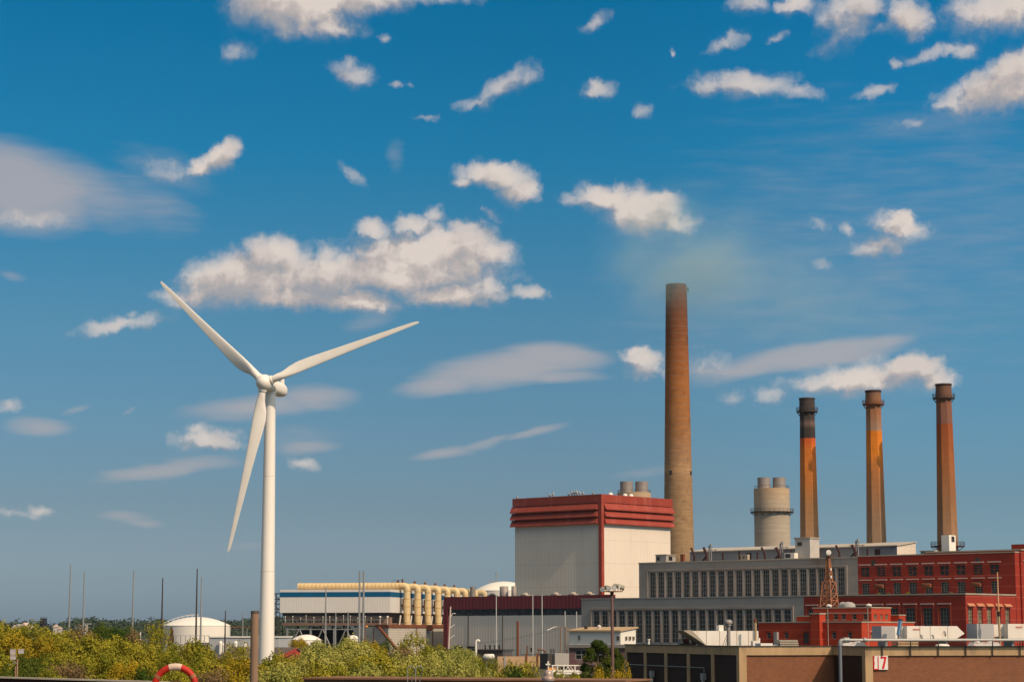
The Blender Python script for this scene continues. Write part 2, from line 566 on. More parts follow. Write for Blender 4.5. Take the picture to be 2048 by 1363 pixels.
def bands(m, pitch, width, colour, amt):
    """thin horizontal joint lines every pitch metres"""
    t, b, c, tcn = base_of(m)
    s = sep_obj(t, tcn)
    fr = mth(t, 'FRACT', mth(t, 'DIVIDE', s[2], pitch))
    on = mth(t, 'LESS_THAN', fr, width / pitch)
    wob = nd(t, 'ShaderNodeTexNoise')
    wob.inputs['Scale'].default_value = .35
    lk(t, tcn.outputs['Object'], wob.inputs[0])
    on = mth(t, 'MULTIPLY', on, mth(t, 'MULTIPLY', wob.outputs[0], amt * 2))
    lk(t, mix(t, on, c, colour), b.inputs['Base Color'])
    return m


def zones(m, stops, z0, z1, wobble=.03):
    """colour zones along the height (painted or weathered bands of a chimney): stops of (height 0..1, colour); multiplies the base pattern"""
    t, b, c, tcn = base_of(m)
    s = sep_obj(t, tcn)
    nz = nd(t, 'ShaderNodeTexNoise')
    nz.inputs['Scale'].default_value = .6
    nz.inputs['Detail'].default_value = 5
    lk(t, tcn.outputs['Object'], nz.inputs[0])
    h = mth(t, 'DIVIDE', mth(t, 'SUBTRACT', s[2], z0), z1 - z0)
    h = mth(t, 'ADD', h, mth(t, 'MULTIPLY_ADD', nz.outputs[0], wobble * 2, -wobble))
    zc = ramp(t, h, stops)
    lk(t, mix(t, 1.0, c, zc, 'MULTIPLY'), b.inputs['Base Color'])
    return m


def brick(m, bw, bh, mortar, c1, c2, cm, along='x'):
    t, b, c, tcn = base_of(m)
    s = sep_obj(t, tcn)
    cb = nd(t, 'ShaderNodeCombineXYZ')
    lk(t, mth(t, 'ADD', s[0], s[1]), cb.inputs[0])
    lk(t, s[2], cb.inputs[1])
    k = nd(t, 'ShaderNodeTexBrick')
    k.inputs['Scale'].default_value = 1.0
    k.inputs['Brick Width'].default_value = bw
    k.inputs['Row Height'].default_value = bh
    k.inputs['Mortar Size'].default_value = mortar
    k.inputs['Color1'].default_value = (*c1, 1)
    k.inputs['Color2'].default_value = (*c2, 1)
    k.inputs['Mortar'].default_value = (*cm, 1)
    lk(t, cb.outputs[0], k.inputs['Vector'])
    lk(t, mix(t, .65, c, k.outputs[0]), b.inputs['Base Color'])
    return m


def glassy(name, c, rough=.12):
    m = bpy.data.materials.new(name)
    m.use_nodes = True
    t = m.node_tree
    b = t.nodes['Principled BSDF']
    b.inputs['Roughness'].default_value = rough
    b.inputs['Specular IOR Level'].default_value = .4
    oi = nd(t, 'ShaderNodeObjectInfo')
    tcn = nd(t, 'ShaderNodeTexCoord')
    n = nd(t, 'ShaderNodeTexNoise')
    n.inputs['Scale'].default_value = .9
    n.inputs['Detail'].default_value = 4
    ad = nd(t, 'ShaderNodeVectorMath', operation='ADD')
    lk(t, tcn.outputs['Object'], ad.inputs[0])
    cx = nd(t, 'ShaderNodeCombineXYZ')
    lk(t, mth(t, 'MULTIPLY', oi.outputs['Random'], 90.0), cx.inputs[0])
    lk(t, cx.outputs[0], ad.inputs[1])
    lk(t, ad.outputs[0], n.inputs[0])
    f = mth(t, 'MULTIPLY', mrange(t, n.outputs[0], .42, .68), mth(t, 'MULTIPLY_ADD', oi.outputs['Random'], .8, .2))
    lk(t, mix(t, f, c, (c[0] * 5 + .03, c[1] * 4 + .02, c[2] * 3 + .012)), b.inputs['Base Color'])
    return m


M = {}
M['ground'] = mat('dry_ground', (.11, .085, .05), .95, (.06, .055, .02), 6, .4)
M['white'] = mat('white_gelcoat', (.86, .80, .73), .40, (.79, .72, .645), 4, .7, streak=5, spec=.35)
M['joint'] = mat('dark_joint', (.10, .11, .10), .6)
M['cream'] = bands(ribs(mat('cream_sheet', (.78, .67, .56), .6, (.72, .62, .515), 12, .6, streak=3, c3=(.60, .48, .38), size3=5, amt3=.22), 1.35, .05, .22), 8.6, .22, (.45, .38, .32), .35)
M['grey_sheet'] = ribs(mat('grey_sheet', (.74, .64, .545), .6, (.66, .58, .50), 14, .6, streak=3, c3=(.48, .42, .37), size3=4, amt3=.3), 1.25, .05, .3)
M['red_sheet'] = mat('red_sheet', (.33, .050, .028), .5, (.27, .042, .025), 7, .6, c3=(.48, .16, .12), size3=3, amt3=.35, streak=3)
M['dk_red'] = ribs(mat('maroon_sheet', (.20, .028, .035), .55, (.16, .022, .03), 10, .6), 1.6, .05, .6)
M['band_glass'] = glassy('band_glass', (.006, .010, .018), .2)
M['glass'] = glassy('old_glass', (.014, .014, .014), .2)
M['bright_glass'] = glassy('pale_glass', (.10, .085, .06), .3)  # paler glass, used in the end walls of the brick buildings
M['conc'] = mat('weathered_concrete', (.32, .285, .255), .9, (.25, .22, .195), 9, .6, streak=2.5, c3=(.19, .11, .075), size3=14, amt3=.75)
M['conc2'] = mat('pale_concrete', (.36, .335, .31), .9, (.29, .27, .25), 9, .6, streak=2.5)
M['pil'] = mat('concrete_pilaster', (.35, .305, .275), .9, (.26, .20, .165), 9, .7, streak=1)
M['mullion'] = mat('grey_mullion', (.30, .29, .27), .6)
M['brick'] = bands(mat('red_brick', (.32, .031, .016), .9, (.24, .025, .014), 5, .7, c3=(.17, .022, .016), size3=9, amt3=.5), 3.1, .14, (.62, .24, .18), .28)
M['brick2'] = bands(mat('orange_brick', (.44, .047, .016), .9, (.35, .037, .015), 4, .7, c3=(.24, .03, .018), size3=4, amt3=.4), 1.9, .10, (.65, .24, .16), .25)
M['coping'] = mat('stone_coping', (.42, .36, .28), .85, (.30, .26, .21), 4, .6)
M['lintel'] = mat('pale_lintel', (.58, .44, .38), .85)
M['reveal'] = mat('painted_frame', (.33, .075, .045), .7)
M['stack'] = bands(mat('stained_concrete', (.62, .56, .50), .9, (.40, .36, .33), 5, .8, streak=.25), 2.6, .28, (.16, .12, .09), .42)
M['steel'] = mat('galvanised_steel', (.34, .34, .33), .5, (.26, .26, .26), 3, .6, metal=.3)
M['dksteel'] = mat('dark_steel', (.045, .042, .045), .6, (.07, .05, .04), 2, .6)
M['rust'] = mat('rusty_steel', (.22, .07, .03), .85, (.12, .04, .022), 2, .7)
M['rustdark'] = mat('dark_rusty_steel', (.055, .018, .018), .8, (.035, .014, .014), 2, .7)
M['silver'] = mat('silver_stack', (.34, .30, .28), .55, (.23, .19, .17), 2.5, .7, metal=.2, streak=3)
M['yellow'] = mat('cream_yellow_duct', (.74, .56, .31), .55, (.62, .45, .23), 5, .7, streak=3, c3=(.45, .28, .14), size3=2.5, amt3=.35)
M['blue'] = mat('blue_stripe', (.003, .10, .22), .6, spec=.15)
M['offwhite'] = ribs(mat('offwhite_sheet', (.72, .68, .64), .55, (.66, .62, .58), 12, .6), 1.1, .03, .4)
M['tank'] = mat('white_tank_paint', (.80, .74, .66), .5, (.74, .68, .60), 8, .6)
M['block'] = bands(mat('painted_block', (.46, .42, .36), .9, (.38, .35, .31), 6, .6), .82, .12, (.22, .2, .18), .6)
M['shed_brick'] = brick(mat('dark_brick', (.24, .085, .038), .9, (.15, .052, .026), 1.6, .6, c3=(.12, .04, .022), size3=.5, amt3=.6), .26, .088, .012, (.25, .088, .04), (.13, .046, .024), (.30, .16, .09))
M['rustlight'] = mat('flaking_rust_paint', (.40, .17, .09), .85, (.24, .09, .05), 1.2, .7)
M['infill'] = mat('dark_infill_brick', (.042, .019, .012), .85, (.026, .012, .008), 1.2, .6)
M['pale_steel'] = mat('pale_grey_steel', (.50, .49, .46), .6)
M['grey_wood'] = mat('grey_wood', (.26, .20, .16), .9, (.18, .13, .10), 1, .6, streak=5)
M['hoods'] = mat('brick_hood', (.50, .20, .11), .85)
M['shed_conc'] = mat('tan_concrete', (.52, .35, .19), .9, (.36, .23, .125), 1.3, .7, streak=4, c3=(.22, .15, .10), size3=.9, amt3=.7)
M['roof'] = mat('tar_roof', (.07, .065, .06), .95)
M['duct_white'] = mat('white_duct_paint', (.80, .74, .66), .5, (.72, .64, .55), 1.4, .6, streak=2, c3=(.45, .25, .12), size3=.7, amt3=.25)
M['sign_white'] = mat('sign_white', (.80, .77, .72), .6)
M['sign_red'] = mat('sign_red', (.68, .006, .012), .6)
M['shingle'] = bands(mat('brown_shingle', (.15, .115, .10), .95, (.10, .075, .065), 3, .7), .5, .1, (.06, .045, .04), .6)
M['hill'] = mat('far_hill', (.03, .045, .03), .95)
M['wood'] = mat('old_wood', (.16, .085, .045), .9, (.10, .055, .03), 1, .7, streak=6)
M['quay'] = mat('rusty_quay', (.26, .13, .07), .9, (.16, .075, .04), .9, .7, streak=.2)
M['tan_roof'] = mat('tan_roof', (.46, .32, .18), .9)
M['ring'] = mat('orange_ring', (.56, .022, .006), .55, (.40, .020, .010), .22, .6, c3=(.16, .03, .02), size3=.16, amt3=.6)
M['navy'] = mat('navy_tank', (.010, .014, .035), .6)
M['trunk'] = mat('bark', (.10, .075, .055), .95)
M['lens'] = mat('lamp_glass', (.82, .79, .72), .25, spec=.6)


def leaf(name, c1, c2, size=.5, transl=.13):
    m = bpy.data.materials.new(name)
    m.use_nodes = True
    t = m.node_tree
    t.nodes.clear()
    oi = nd(t, 'ShaderNodeObjectInfo')
    geo = nd(t, 'ShaderNodeNewGeometry')
    n = nd(t, 'ShaderNodeTexNoise')
    n.inputs['Scale'].default_value = size
    n.inputs['Detail'].default_value = 3
    lk(t, geo.outputs['Position'], n.inputs[0])
    f = mth(t, 'ADD', mrange(t, n.outputs[0], .36, .64), mth(t, 'MULTIPLY_ADD', oi.outputs['Random'], .7, -.35), clamp=True)
    cc = mix(t, f, c1, c2)
    d = nd(t, 'ShaderNodeBsdfDiffuse')
    tr = nd(t, 'ShaderNodeBsdfTranslucent')
    lk(t, cc, d.inputs[0])
    lk(t, cc, tr.inputs[0])
    mx = nd(t, 'ShaderNodeMixShader')
    mx.inputs[0].default_value = transl
    lk(t, d.outputs[0], mx.inputs[1])
    lk(t, tr.outputs[0], mx.inputs[2])
    o = nd(t, 'ShaderNodeOutputMaterial')
    lk(t, mx.outputs[0], o.inputs[0])
    return m


LF = {
    'olive': leaf('olive_leaves', (.18, .18, .020), (.32, .27, .027)),
    'gold': leaf('golden_leaves', (.28, .215, .02), (.40, .27, .02)),
    'pale': leaf('pale_green_leaves', (.25, .255, .058), (.40, .36, .085)),
    'green': leaf('dark_green_leaves', (.045, .085, .014), (.10, .12, .018)),
    'pine': leaf('pine_needles', (.035, .06, .012), (.085, .095, .014)),
    'waxy': leaf('waxy_leaves', (.12, .13, .018), (.34, .28, .035), 1.2),
    'dry': leaf('dry_twigs', (.17, .11, .06), (.26, .17, .075)),
    'far': leaf('far_leaves', (.035, .058, .035), (.06, .08, .045), .02),
}

# ================================================================== THE SETTING
def structure(name, mb, m, loc=None, rz=0.0):
    o = mb.build(name, m, None, loc, rz)
    o['kind'] = 'structure'
    return o


structure('ground', MB().add([(-9000, -200, 0), (9000, -200, 0), (9000, 12000, 0), (-9000, 12000, 0)], [(0, 1, 2, 3)]), M['ground'])
HAZE = .000014
rng = random.Random(5)
hm = MB()
NX = 120
hv = []
for j, (yy, k) in enumerate(((3200, 0), (3700, .6), (4300, 1), (5600, .8))):
    for i in range(NX + 1):
        u = -700 + i * 28
        x = (u - 1024) / F * 3700
        base_v = 1246 + 4 * math.sin(u * .02) + 2.5 * math.sin(u * .053 + 1)
        if 200 < u < 214:
            base_v += 5
        hv.append((x * (1 + j * .08), yy, max(.0, (HV - base_v) * 3700 / F + CH) * k))
hm.add(hv, [(j * (NX + 1) + i, j * (NX + 1) + i + 1, (j + 1) * (NX + 1) + i + 1, (j + 1) * (NX + 1) + i) for j in range(3) for i in range(NX)], True)
structure('hills', hm, M['hill'])

# ================================================================== THE POWER PLANT
UP = Fr(139.7, 600.0, -42)                 # near corner of the upper brick hall
LO = Fr(121.4, 579.7, -42)                 # near corner of the lower brick hall
ZU, ZL = UP.z(1104), LO.z(1185.5)


def row(fr, ly, u_list_or_first_last, n, z):
    a, b = (fr.x(u, ly, z) for u in u_list_or_first_last)
    return [a + (b - a) * i / (n - 1) for i in range(n)]


# ---- upper grey hall
xg0, xg1 = UP.x(1278, 0, 25), UP.x(1716, 0, 25)
gh = fthing('power_hall', 'taller grey concrete hall with long windows, above and behind the lower one', 'building', UP, 'concrete power station halls')
wx = row(UP, 0, (1299.6, 1675.5), 22, 24)
ww = UP.x(1311.3, 0, 24) - wx[0]
zt, zb = 27.9, 19.9
holes = [(x, x + ww, zb, zt) for x in wx]
body(xg0, xg1, 0, 40, ZU - .3, holes, (), .5).build('wall', M['conc'], gh)
pm = MB()
pitch = wx[1] - wx[0]
for x in wx[:-1]:
    gap = pitch - ww
    pm.box(x + ww + gap * .18, x + ww + gap * .82, -.28, -.002, zb, zt)
pm.build('pilasters', M['pil'], gh)
MB().box(wx[0] - 1.1, wx[-1] + ww + 1.1, -.34, -.003, zt + .35, zt + .95).box(wx[0] - 1.1, wx[0] - .6, -.34, -.003, zb, zt + .345).box(wx[-1] + ww + .6, wx[-1] + ww + 1.1, -.34, -.003, zb, zt + .345).build('surround', M['pil'], gh)
MB().box(xg0 - .15, xg1 - .02, -.2, 40.2, ZU - .3, ZU + .05).build('coping', M['coping'], gh)
for x in wx:
    window(gh, 'x', 0, x, zb, ww, zt - zb, 3, 6, M['mullion'], M['glass'], .5, .11)

# ---- lower grey hall
xl0, xl1 = LO.x(1163, 0, 14), LO.x(1608, 0, 14)
lh = fthing('power_hall', 'lower grey concrete hall with long windows in front of the taller one', 'building', LO, 'concrete power station halls')
wx = row(LO, 0, (1186.8, 1568.2), 22, 12)
ww = LO.x(1198.2, 0, 12) - wx[0]
zt, zb = LO.z(1221, LO.x(1200)), 6.0
holes = [(x, x + ww, zb, zt) for x in wx]
body(xl0, xl1, 0, 27.2, ZL - .3, holes, (), .5).build('wall', M['conc2'], lh)
pm = MB()
pitch = wx[1] - wx[0]
for x in wx[:-1]:
    gap = pitch - ww
    pm.box(x + ww + gap * .2, x + ww + gap * .8, -.28, -.002, zb, zt)
pm.build('pilasters', M['pil'], lh)
MB().box(wx[0] - 1.1, wx[-1] + ww + 1.1, -.34, -.003, zt + .3, zt + .9).box(wx[0] - 1.1, wx[0] - .6, -.34, -.003, zb, zt + .295).box(wx[-1] + ww + .6, wx[-1] + ww + 1.1, -.34, -.003, zb, zt + .295).build('surround', M['pil'], lh)
MB().box(xl0 - .15, xl1 - .02, -.2, 27.2, ZL - .3, ZL + .02).build('coping', M['conc2'], lh)
for x in wx:
    window(lh, 'x', 0, x, zb, ww, zt - zb, 2, 7, M['mullion'], M['glass'], .5, .12)

# ---- upper brick hall
bh = fthing('brick_hall', 'tall dark red brick hall with two rows of nine windows below the rightmost small chimney', 'building', UP, 'red brick halls')
wl = [1721.4, 1752.8, 1783.9, 1815.5, 1847.3, 1879.2, 1912.0, 1946.0, 1979.4]
ws = [UP.x(u, 0, 26) for u in wl]
w0 = UP.x(1770.3, 0, 26) - ws[1]
z1t, z1b, z2t, z2b = 28.0, 25.1, 23.3, 19.9
ha = [(x, x + w0, z1b, z1t) for x in ws] + [(x + .3, x + w0 - .1, z2b, z2t) for x in ws]
yb2 = UP.y(2039.5, 0, 25)
hb = []
body(xg1, 0, 0, yb2, ZU, ha, hb, .5).build('wall', M['brick'], bh)
MB().box(xg1, .15, -.18, yb2, ZU, ZU + .3).build('coping', M['coping'], bh)
for i, x in enumerate(ws):
    MB().box(x - .55, x + w0 + .55, -.22, -.003, z1t + .45, z1t + .75).build('lintel', M['lintel'], bh)
    MB().box(x - .5, x + w0 + .6, -.22, -.003, z2t + .75, z2t + 1.02).build('lintel', M['lintel'], bh)
    window(bh, 'x', 0, x, z1b, w0, z1t - z1b, 2, 4 if i in (1, 7) else 2, M['reveal'], M['glass'], .5, .13)
    window(bh, 'x', 0, x + .3, z2b, w0 - .4, z2t - z2b, 3, 5, M['mullion'], M['glass'], .5, .07)
for x in (ws[1], ws[4], ws[7]):
    d = MB().tube([(x + .2, -.1, 22.4), (x + .2, -.9, 22.4), (x + 1.3, -1.15, 22.35), (x + 2.9, -1.15, 22.3)], .62, 14)
    d.build('exhaust_duct', M['rust'], bh)
for u in (1747, 1955):
    x = UP.x(u, 0, 29)
    MB().box(x - .7, x + .7, -.12, -.004, 28.4, 29.9).build('vent_opening', M['dksteel'], bh)

# ---- taller brick wing to the right
tw = fthing('brick_wing', 'bright orange red brick wing at the right edge of the photo, with a raised parapet', 'building', UP, 'red brick halls')
ztw = UP.z(1099.5, 0, yb2)
hb = [(yb2 + 1.6 + 6.0 * k, yb2 + 3.6 + 6.0 * k, a, b) for k in range(4) for a, b in ((24.4, 28.2), (7.0, 23.0))]
body(-30, .5, yb2, yb2 + 30, ztw, (), hb, .5).build('wall', M['brick'], tw)
MB().box(-30, .8, yb2 - .1, yb2 + 30, ztw, ztw + .35).build('coping', M['coping'], tw)
MB().box(-4, .4, yb2 + 3, yb2 + 7, ztw + .35, ztw + 1.8).build('roof_block', M['brick'], tw)
for t0, t1, a, b in hb:
    window(tw, 'y', .5, t0, a, t1 - t0, b - a, 2, 2 if a > 20 else 8, M['coping'], M['bright_glass'], .5, .1)
for k in range(4):
    MB().box(.503, .75, yb2 + 1.1 + 6 * k, yb2 + 4.1 + 6 * k, 28.7, 29.05).build('lintel', M['lintel'], tw)

# ---- lower brick hall
lb = fthing('brick_hall', 'lower red brick hall with a sunlit end wall of five tall narrow windows', 'building', LO, 'red brick halls')
wl = [1616, 1648.5, 1680.5, 1712.5, 1745, 1778, 1811.5, 1846, 1880]
ws = [LO.x(u, 0, 13) for u in wl]
w0 = LO.x(1864, 0, 13) - ws[7]
zt = LO.z(1215, LO.x(1850))
ha = [(x, x + w0, 7.0, zt) for x in ws]
eb = [(LO.y(a, 0, 14), LO.y(b, 0, 14)) for a, b in ((1936.3, 1945.8), (1955.2, 1965.0), (1974.2, 1983.6), (1992.5, 2001.8), (2010.6, 2020.0))]
ztb = LO.z(1215.6, 0, 3)
hb = [(a, b, 7.0, ztb) for a, b in eb]
body(xl1, 0, 0, 27.15, ZL - .32, ha, hb, .55).build('wall', M['brick'], lb)
MB().box(xl1, .18, -.2, 27.15, ZL - .32, ZL + .06).build('coping', M['coping'], lb)
for x in ws:
    MB().box(x - .7, x + w0 + .7, -.24, -.003, zt + .95, zt + 1.25).build('lintel', M['lintel'], lb)
    MB().box(x - .62, x - .45, -.14, -.003, 7, zt + .94).box(x + w0 + .45, x + w0 + .62, -.14, -.003, 7, zt + .94).build('window_surround', M['reveal'], lb)
    window(lb, 'x', 0, x, 7.0, w0, zt - 7.0, 3, 8, M['mullion'], M['glass'], .55, .08)
for a, b in eb:
    MB().prism([(0.003, ztb + .35), (.62, ztb + .55), (.62, ztb + .75), (.003, ztb + 1.35)], a - .5, b + .5, 'y').build('hood', M['hoods'], lb)
    window(lb, 'y', 0, a, 7.0, b - a, ztb - 7.0, 2, 9, M['coping'], M['bright_glass'], .55, .09)
# weeds on its roof
# ---- long monopitch penthouse on the roof of the grey hall
py = 12.0
zp = UP.z(1091, UP.x(1794, py, 30), py)
x0, x1 = UP.x(1380, py, 30), UP.x(1794, py, 30)
y2 = UP.y(1831, x1, 33)
zp2 = UP.z(1083, x1, y2)
ph = fthing('roof_house', 'long grey sheet roof house with a pale sloping roof behind the grey parapet', 'roof house', UP)
MB().prism([(py, ZU + .06), (py, zp), (y2, zp2 - .2), (y2, ZU + .06)], x0, x1, 'x').build('wall', mat('blue_grey_sheet', (.23, .235, .25), .7, (.19, .195, .21), 6, .6, streak=3), ph)
MB().prism([(py + .002, ZU + .07), (py + .002, zp - .02), (y2 - .002, zp2 - .22), (y2 - .002, ZU + .07)], x1 + .002, x1 + .12, 'x').build('gable', M['cream'], ph)
MB().prism([(py - .5, zp), (py - .5, zp + .28), (y2 + .3, zp2 + .15), (y2 + .3, zp2 - .15)], x0 - .3, x1 + .5, 'x').build('roof', mat('beige_roof', (.50, .43, .36), .7, (.42, .36, .30), 5, .6), ph)
for u in (1498, 1635, 1755):
    x = UP.x(u, py, 32)
    MB().box(x - .9, x + .9, py - .12, py - .004, ZU + .1, ZU + 2.6).build('door', M['rustdark'], ph)

# ---- roof furniture of the grey hall
def roof_pt(u, ly):
    return UP.w(UP.x(u, ly, ZU + 1), ly, ZU + .05)


for i, (u, vt, lab) in enumerate(((1420.5, 1087, 'silver twin vent stack with a cross arm near the left end of the roof house'),
                                  (1563.0, 1082, 'silver twin vent stack with a cross arm left of the pale chimney plinth'),
                                  (1714.5, 1077, 'silver twin vent stack with a cross arm above where grey hall meets brick hall'))):
    p = roof_pt(u, 5)
    h = px(u, vt, p.y).z - p.z
    t = thing('vent_stack', lab, 'vent stack', p, UP.rz, 'vent stacks on the roof')
    MB().tube([(-.35, 0, 0), (-.35, 0, h * .9)], .28, 10).build('pipe', M['silver'], t)
    MB().tube([(.4, 0, 0), (.4, 0, h)], .2, 10).tube([(.4, 0, h * .86), (.4, 0, h)], .42, 12).build('pipe', M['steel'], t)
    MB().tube([(-2.6, 0, h * .66), (2.6, 0, h * .66)], .09, 6).tube([(-2.6, 0, h * .5), (-2.6, 0, h * .66)], .07, 6).tube([(2.0, 0, 0), (2.0, 0, h * .66)], .1, 6).build('cross_arm', M['dksteel'], t)
DAV = [(1386, 1095, 'first from the left'), (1411, 1094, 'second from the left'), (1527, 1094, 'third from the left'), (1556, 1094, 'fourth from the left'), (1676, 1090, 'second from the right'), (1708, 1089, 'rightmost')]
for i, (u, vt, pos) in enumerate(DAV):
    p = roof_pt(u, 3.0)
    h = px(u, vt, p.y).z - p.z
    big = i in (1, 3, 5)
    mb = MB().tube([(.5, 0, 0), (.5, 0, h * .35), (.2, 0, h * .62), (-.7, 0, h)], .34 if not big else .42, 10)
    if big:
        mb.tube([(-1.2, 0, 0), (.3, 0, h * .35)], .3, 8)
    o = mb.build('curved_vent', M['rustdark'], None, p, UP.rz)
    tag(o, 'dark rusty bent vent pipe on the grey roof, %s of six' % pos, 'vent pipe', 'bent vent pipes on the roof')
for u, hh, ww_, lab in ((1446, 2.0, .5, 'left of the pale rooftop crate'), (1479, 2.6, .5, 'beside the pale rooftop crate'), (1515, 2.0, .5, 'just left of the third bent pipe'), (1582, 2.2, .45, 'just left of the pale chimney plinth'), (1735, 2.0, .5, 'standing over the brick hall')):
    p = roof_pt(u, 2.5)
    o = MB().tube([(0, 0, 0), (0, 0, hh)], ww_ * .6, 9).tube([(0, 0, hh), (0, 0, hh + .25)], ww_ * .8, 9).build('stub_vent', M['rustdark'], None, p, UP.rz)
    tag(o, 'short rusty vent stub on the roof ' + lab, 'vent stub', 'vent stubs on the roof')
p = roof_pt(1487, 3)
o = MB().box(-1.9, 1.9, -.6, .6, 0, .35).box(-1.9, 1.9, -.6, .6, 1.35, 1.7).box(-1.9, -1.5, -.6, .6, .35, 1.35).box(-.4, 0, -.6, .6, .35, 1.35).box(.9, 1.2, -.6, .6, .35, 1.35).box(1.6, 1.9, -.6, .6, .35, 1.35).build('rooftop_crate', M['coping'], None, p, UP.rz)
tag(o, 'pale open framed crate on the grey roof in front of the roof house', 'crate')
p = roof_pt(1328, 4)
t = thing('roof_hut', 'small grey hut with a dark window at the left end of the grey hall roof', 'hut', p, UP.rz)
MB().box(-2.6, 1.6, -1, 4, 0, 2.3).build('wall', M['conc2'], t)
MB().box(-2.8, 1.9, -1.2, 4.2, 2.3, 2.55).build('roof', M['coping'], t)
MB().box(-2.1, -.9, -1.06, -1.004, .7, 1.8).build('window', M['glass'], t)
MB().box(1.604, 1.66, .3, 2.2, .6, 1.9).build('window', M['glass'], t)
p = UP.w(UP.x(1365.5, 6, ZU), 6, ZU)
tag(MB().box(-.6, .6, -.5, .5, 0, 2.6).build('roof_box', M['rust'], None, p, UP.rz), 'rust brown upright box on the roof below the tall chimney', 'box')
p = roof_pt(1584, 2)
t = thing('cooling_unit', 'white cooling unit with a dark fan opening at the foot of the pale plinth', 'cooling unit', p, UP.rz)
MB().box(-2.2, 1.4, -.8, 1.2, 0, 1.75).build('case', M['duct_white'], t)
MB().box(-1.9, 0, -.86, -.804, .25, 1.45).build('fan_opening', M['dksteel'], t)

# ---- plinths and the three small chimneys
def ring_platform(mb, r, z, w=1.1, n=24, rail=1.15):
    mb.lathe([(r, z - .3), (r + w, z - .3), None, (r + w, z - .3), (r + w, z), None, (r + w, z), (r, z)], n, smooth=False)
    for k in range(n):
        a = 2 * math.pi * k / n
        c, s = math.cos(a), math.sin(a)
        mb.tube([(c * (r + w - .05), s * (r + w - .05), z), (c * (r + w - .05), s * (r + w - .05), z + rail)], .05, 5, False)
        if k % 2 == 0:
            mb.tube([(c * (r + w - .1), s * (r + w - .1), z - .3), (c * r, s * r, z - 1.5)], .09, 5, False)
    for zz in (rail * .5, rail):
        q = [((r + w - .05) * math.cos(2 * math.pi * k / n), (r + w - .05) * math.sin(2 * math.pi * k / n), z + zz) for k in range(n + 1)]
        mb.tube(q, .05, 5, False)
    return mb


RED_O = (1.05, .20, .04)
TAN = (.66, .42, .25)
chim = [
    (1616, 676.1, 796, 795, 1598, 1636, 14.6, 'leftmost small chimney, its top third sooty black above bright orange red',
     [(0, TAN), (.30, (.74, .38, .16)), (.44, (1.0, .36, .085)), (.66, (1.15, .34, .05)), (.712, RED_O), (.735, RED_O), (.737, (.085, .075, .075)), (.80, (.10, .085, .08)), (.83, (.34, .24, .2)), (.86, (.12, .095, .09)), (1.0, (.13, .11, .105))]),
    (1748, 659.5, 781, 781, 1731, 1771, 14.6, 'middle small chimney, orange with a pale grey brown top third',
     [(0, (.52, .36, .24)), (.2, (.58, .36, .22)), (.42, (.80, .36, .14)), (.55, (1.05, .38, .09)), (.60, (1.35, .44, .04)), (.748, (1.3, .38, .035)), (.75, (.72, .46, .34)), (.85, (.66, .30, .15)), (.95, (.56, .28, .16)), (1.0, (.36, .2, .14))]),
    (1889, 643.0, 768, 768, 1872, 1914, 14.9, 'rightmost small chimney, reddish brown with a grey brown top quarter',
     [(0, TAN), (.25, (.58, .30, .15)), (.5, (.64, .24, .085)), (.735, (.62, .16, .045)), (.758, (.62, .15, .04)), (.76, (.46, .22, .17)), (.9, (.50, .22, .13)), (1.0, (.30, .17, .13))]),
]
for i, (uc, Y, vt, vc, ul, ur, tw_, lab, stops) in enumerate(chim):
    vb = 1084
    b = px((ul + ur) / 2, vb, Y)
    t0 = px(uc, vt, Y)
    m_px = F / (Y * CP)
    rb, rt = (ur - ul) / 2 / m_px, tw_ / m_px
    x0c = (b.x + t0.x) / 2
    zt = t0.z
    slope = (rb - rt) / (zt - b.z)
    t = thing('chimney', lab, 'chimney', (x0c, Y, 0), -math.atan2(x0c, Y) + R(22.5), 'three small chimneys in a row')
    oc = 1 / math.cos(R(22.5)) * .985
    zc = zt - 4.6
    mm = zones(bands(mat('chimney_render', (.56, .54, .52), .9, (.36, .34, .33), 3.0, .8, streak=5, c3=(.26, .24, .23), size3=1.3, amt3=.5), 2.3, .16, (.3, .26, .24), .35), stops, b.z - 3, zt, .004)
    MB().lathe([((rb + slope * b.z) * oc, 0), ((rt + slope * (zt - zc)) * oc, zc)], 8, smooth=False).lathe([(rt + slope * (zt - zc) + .1, zc - .05), (rt + slope * 3 + .18, zc + .6), (rt + .12, zt)], 20).lathe([(rt + .12, zt), (rt - .4, zt), None, (rt - .4, zt), (rt - .4, zt - 3)], 20).build('shaft', mm, t)
    MB().lathe([(rt + .125, zt - .45), (rt + .3, zt - .45), (rt + .3, zt + .05), (rt - .42, zt + .05)], 20, smooth=False).build('rim', M['rustdark'] if i else M['dksteel'], t)
    ring_platform(MB(), rt + slope * 4 + .05, zt - 4.1, 1.0, 20).build('platform', M['dksteel'] if i != 1 else M['rust'], t)
    if i == 2:
        ring_platform(MB(), rb + .2, px(1889, 1091, Y).z, 1.7, 18).build('platform', M['rustdark'], t)

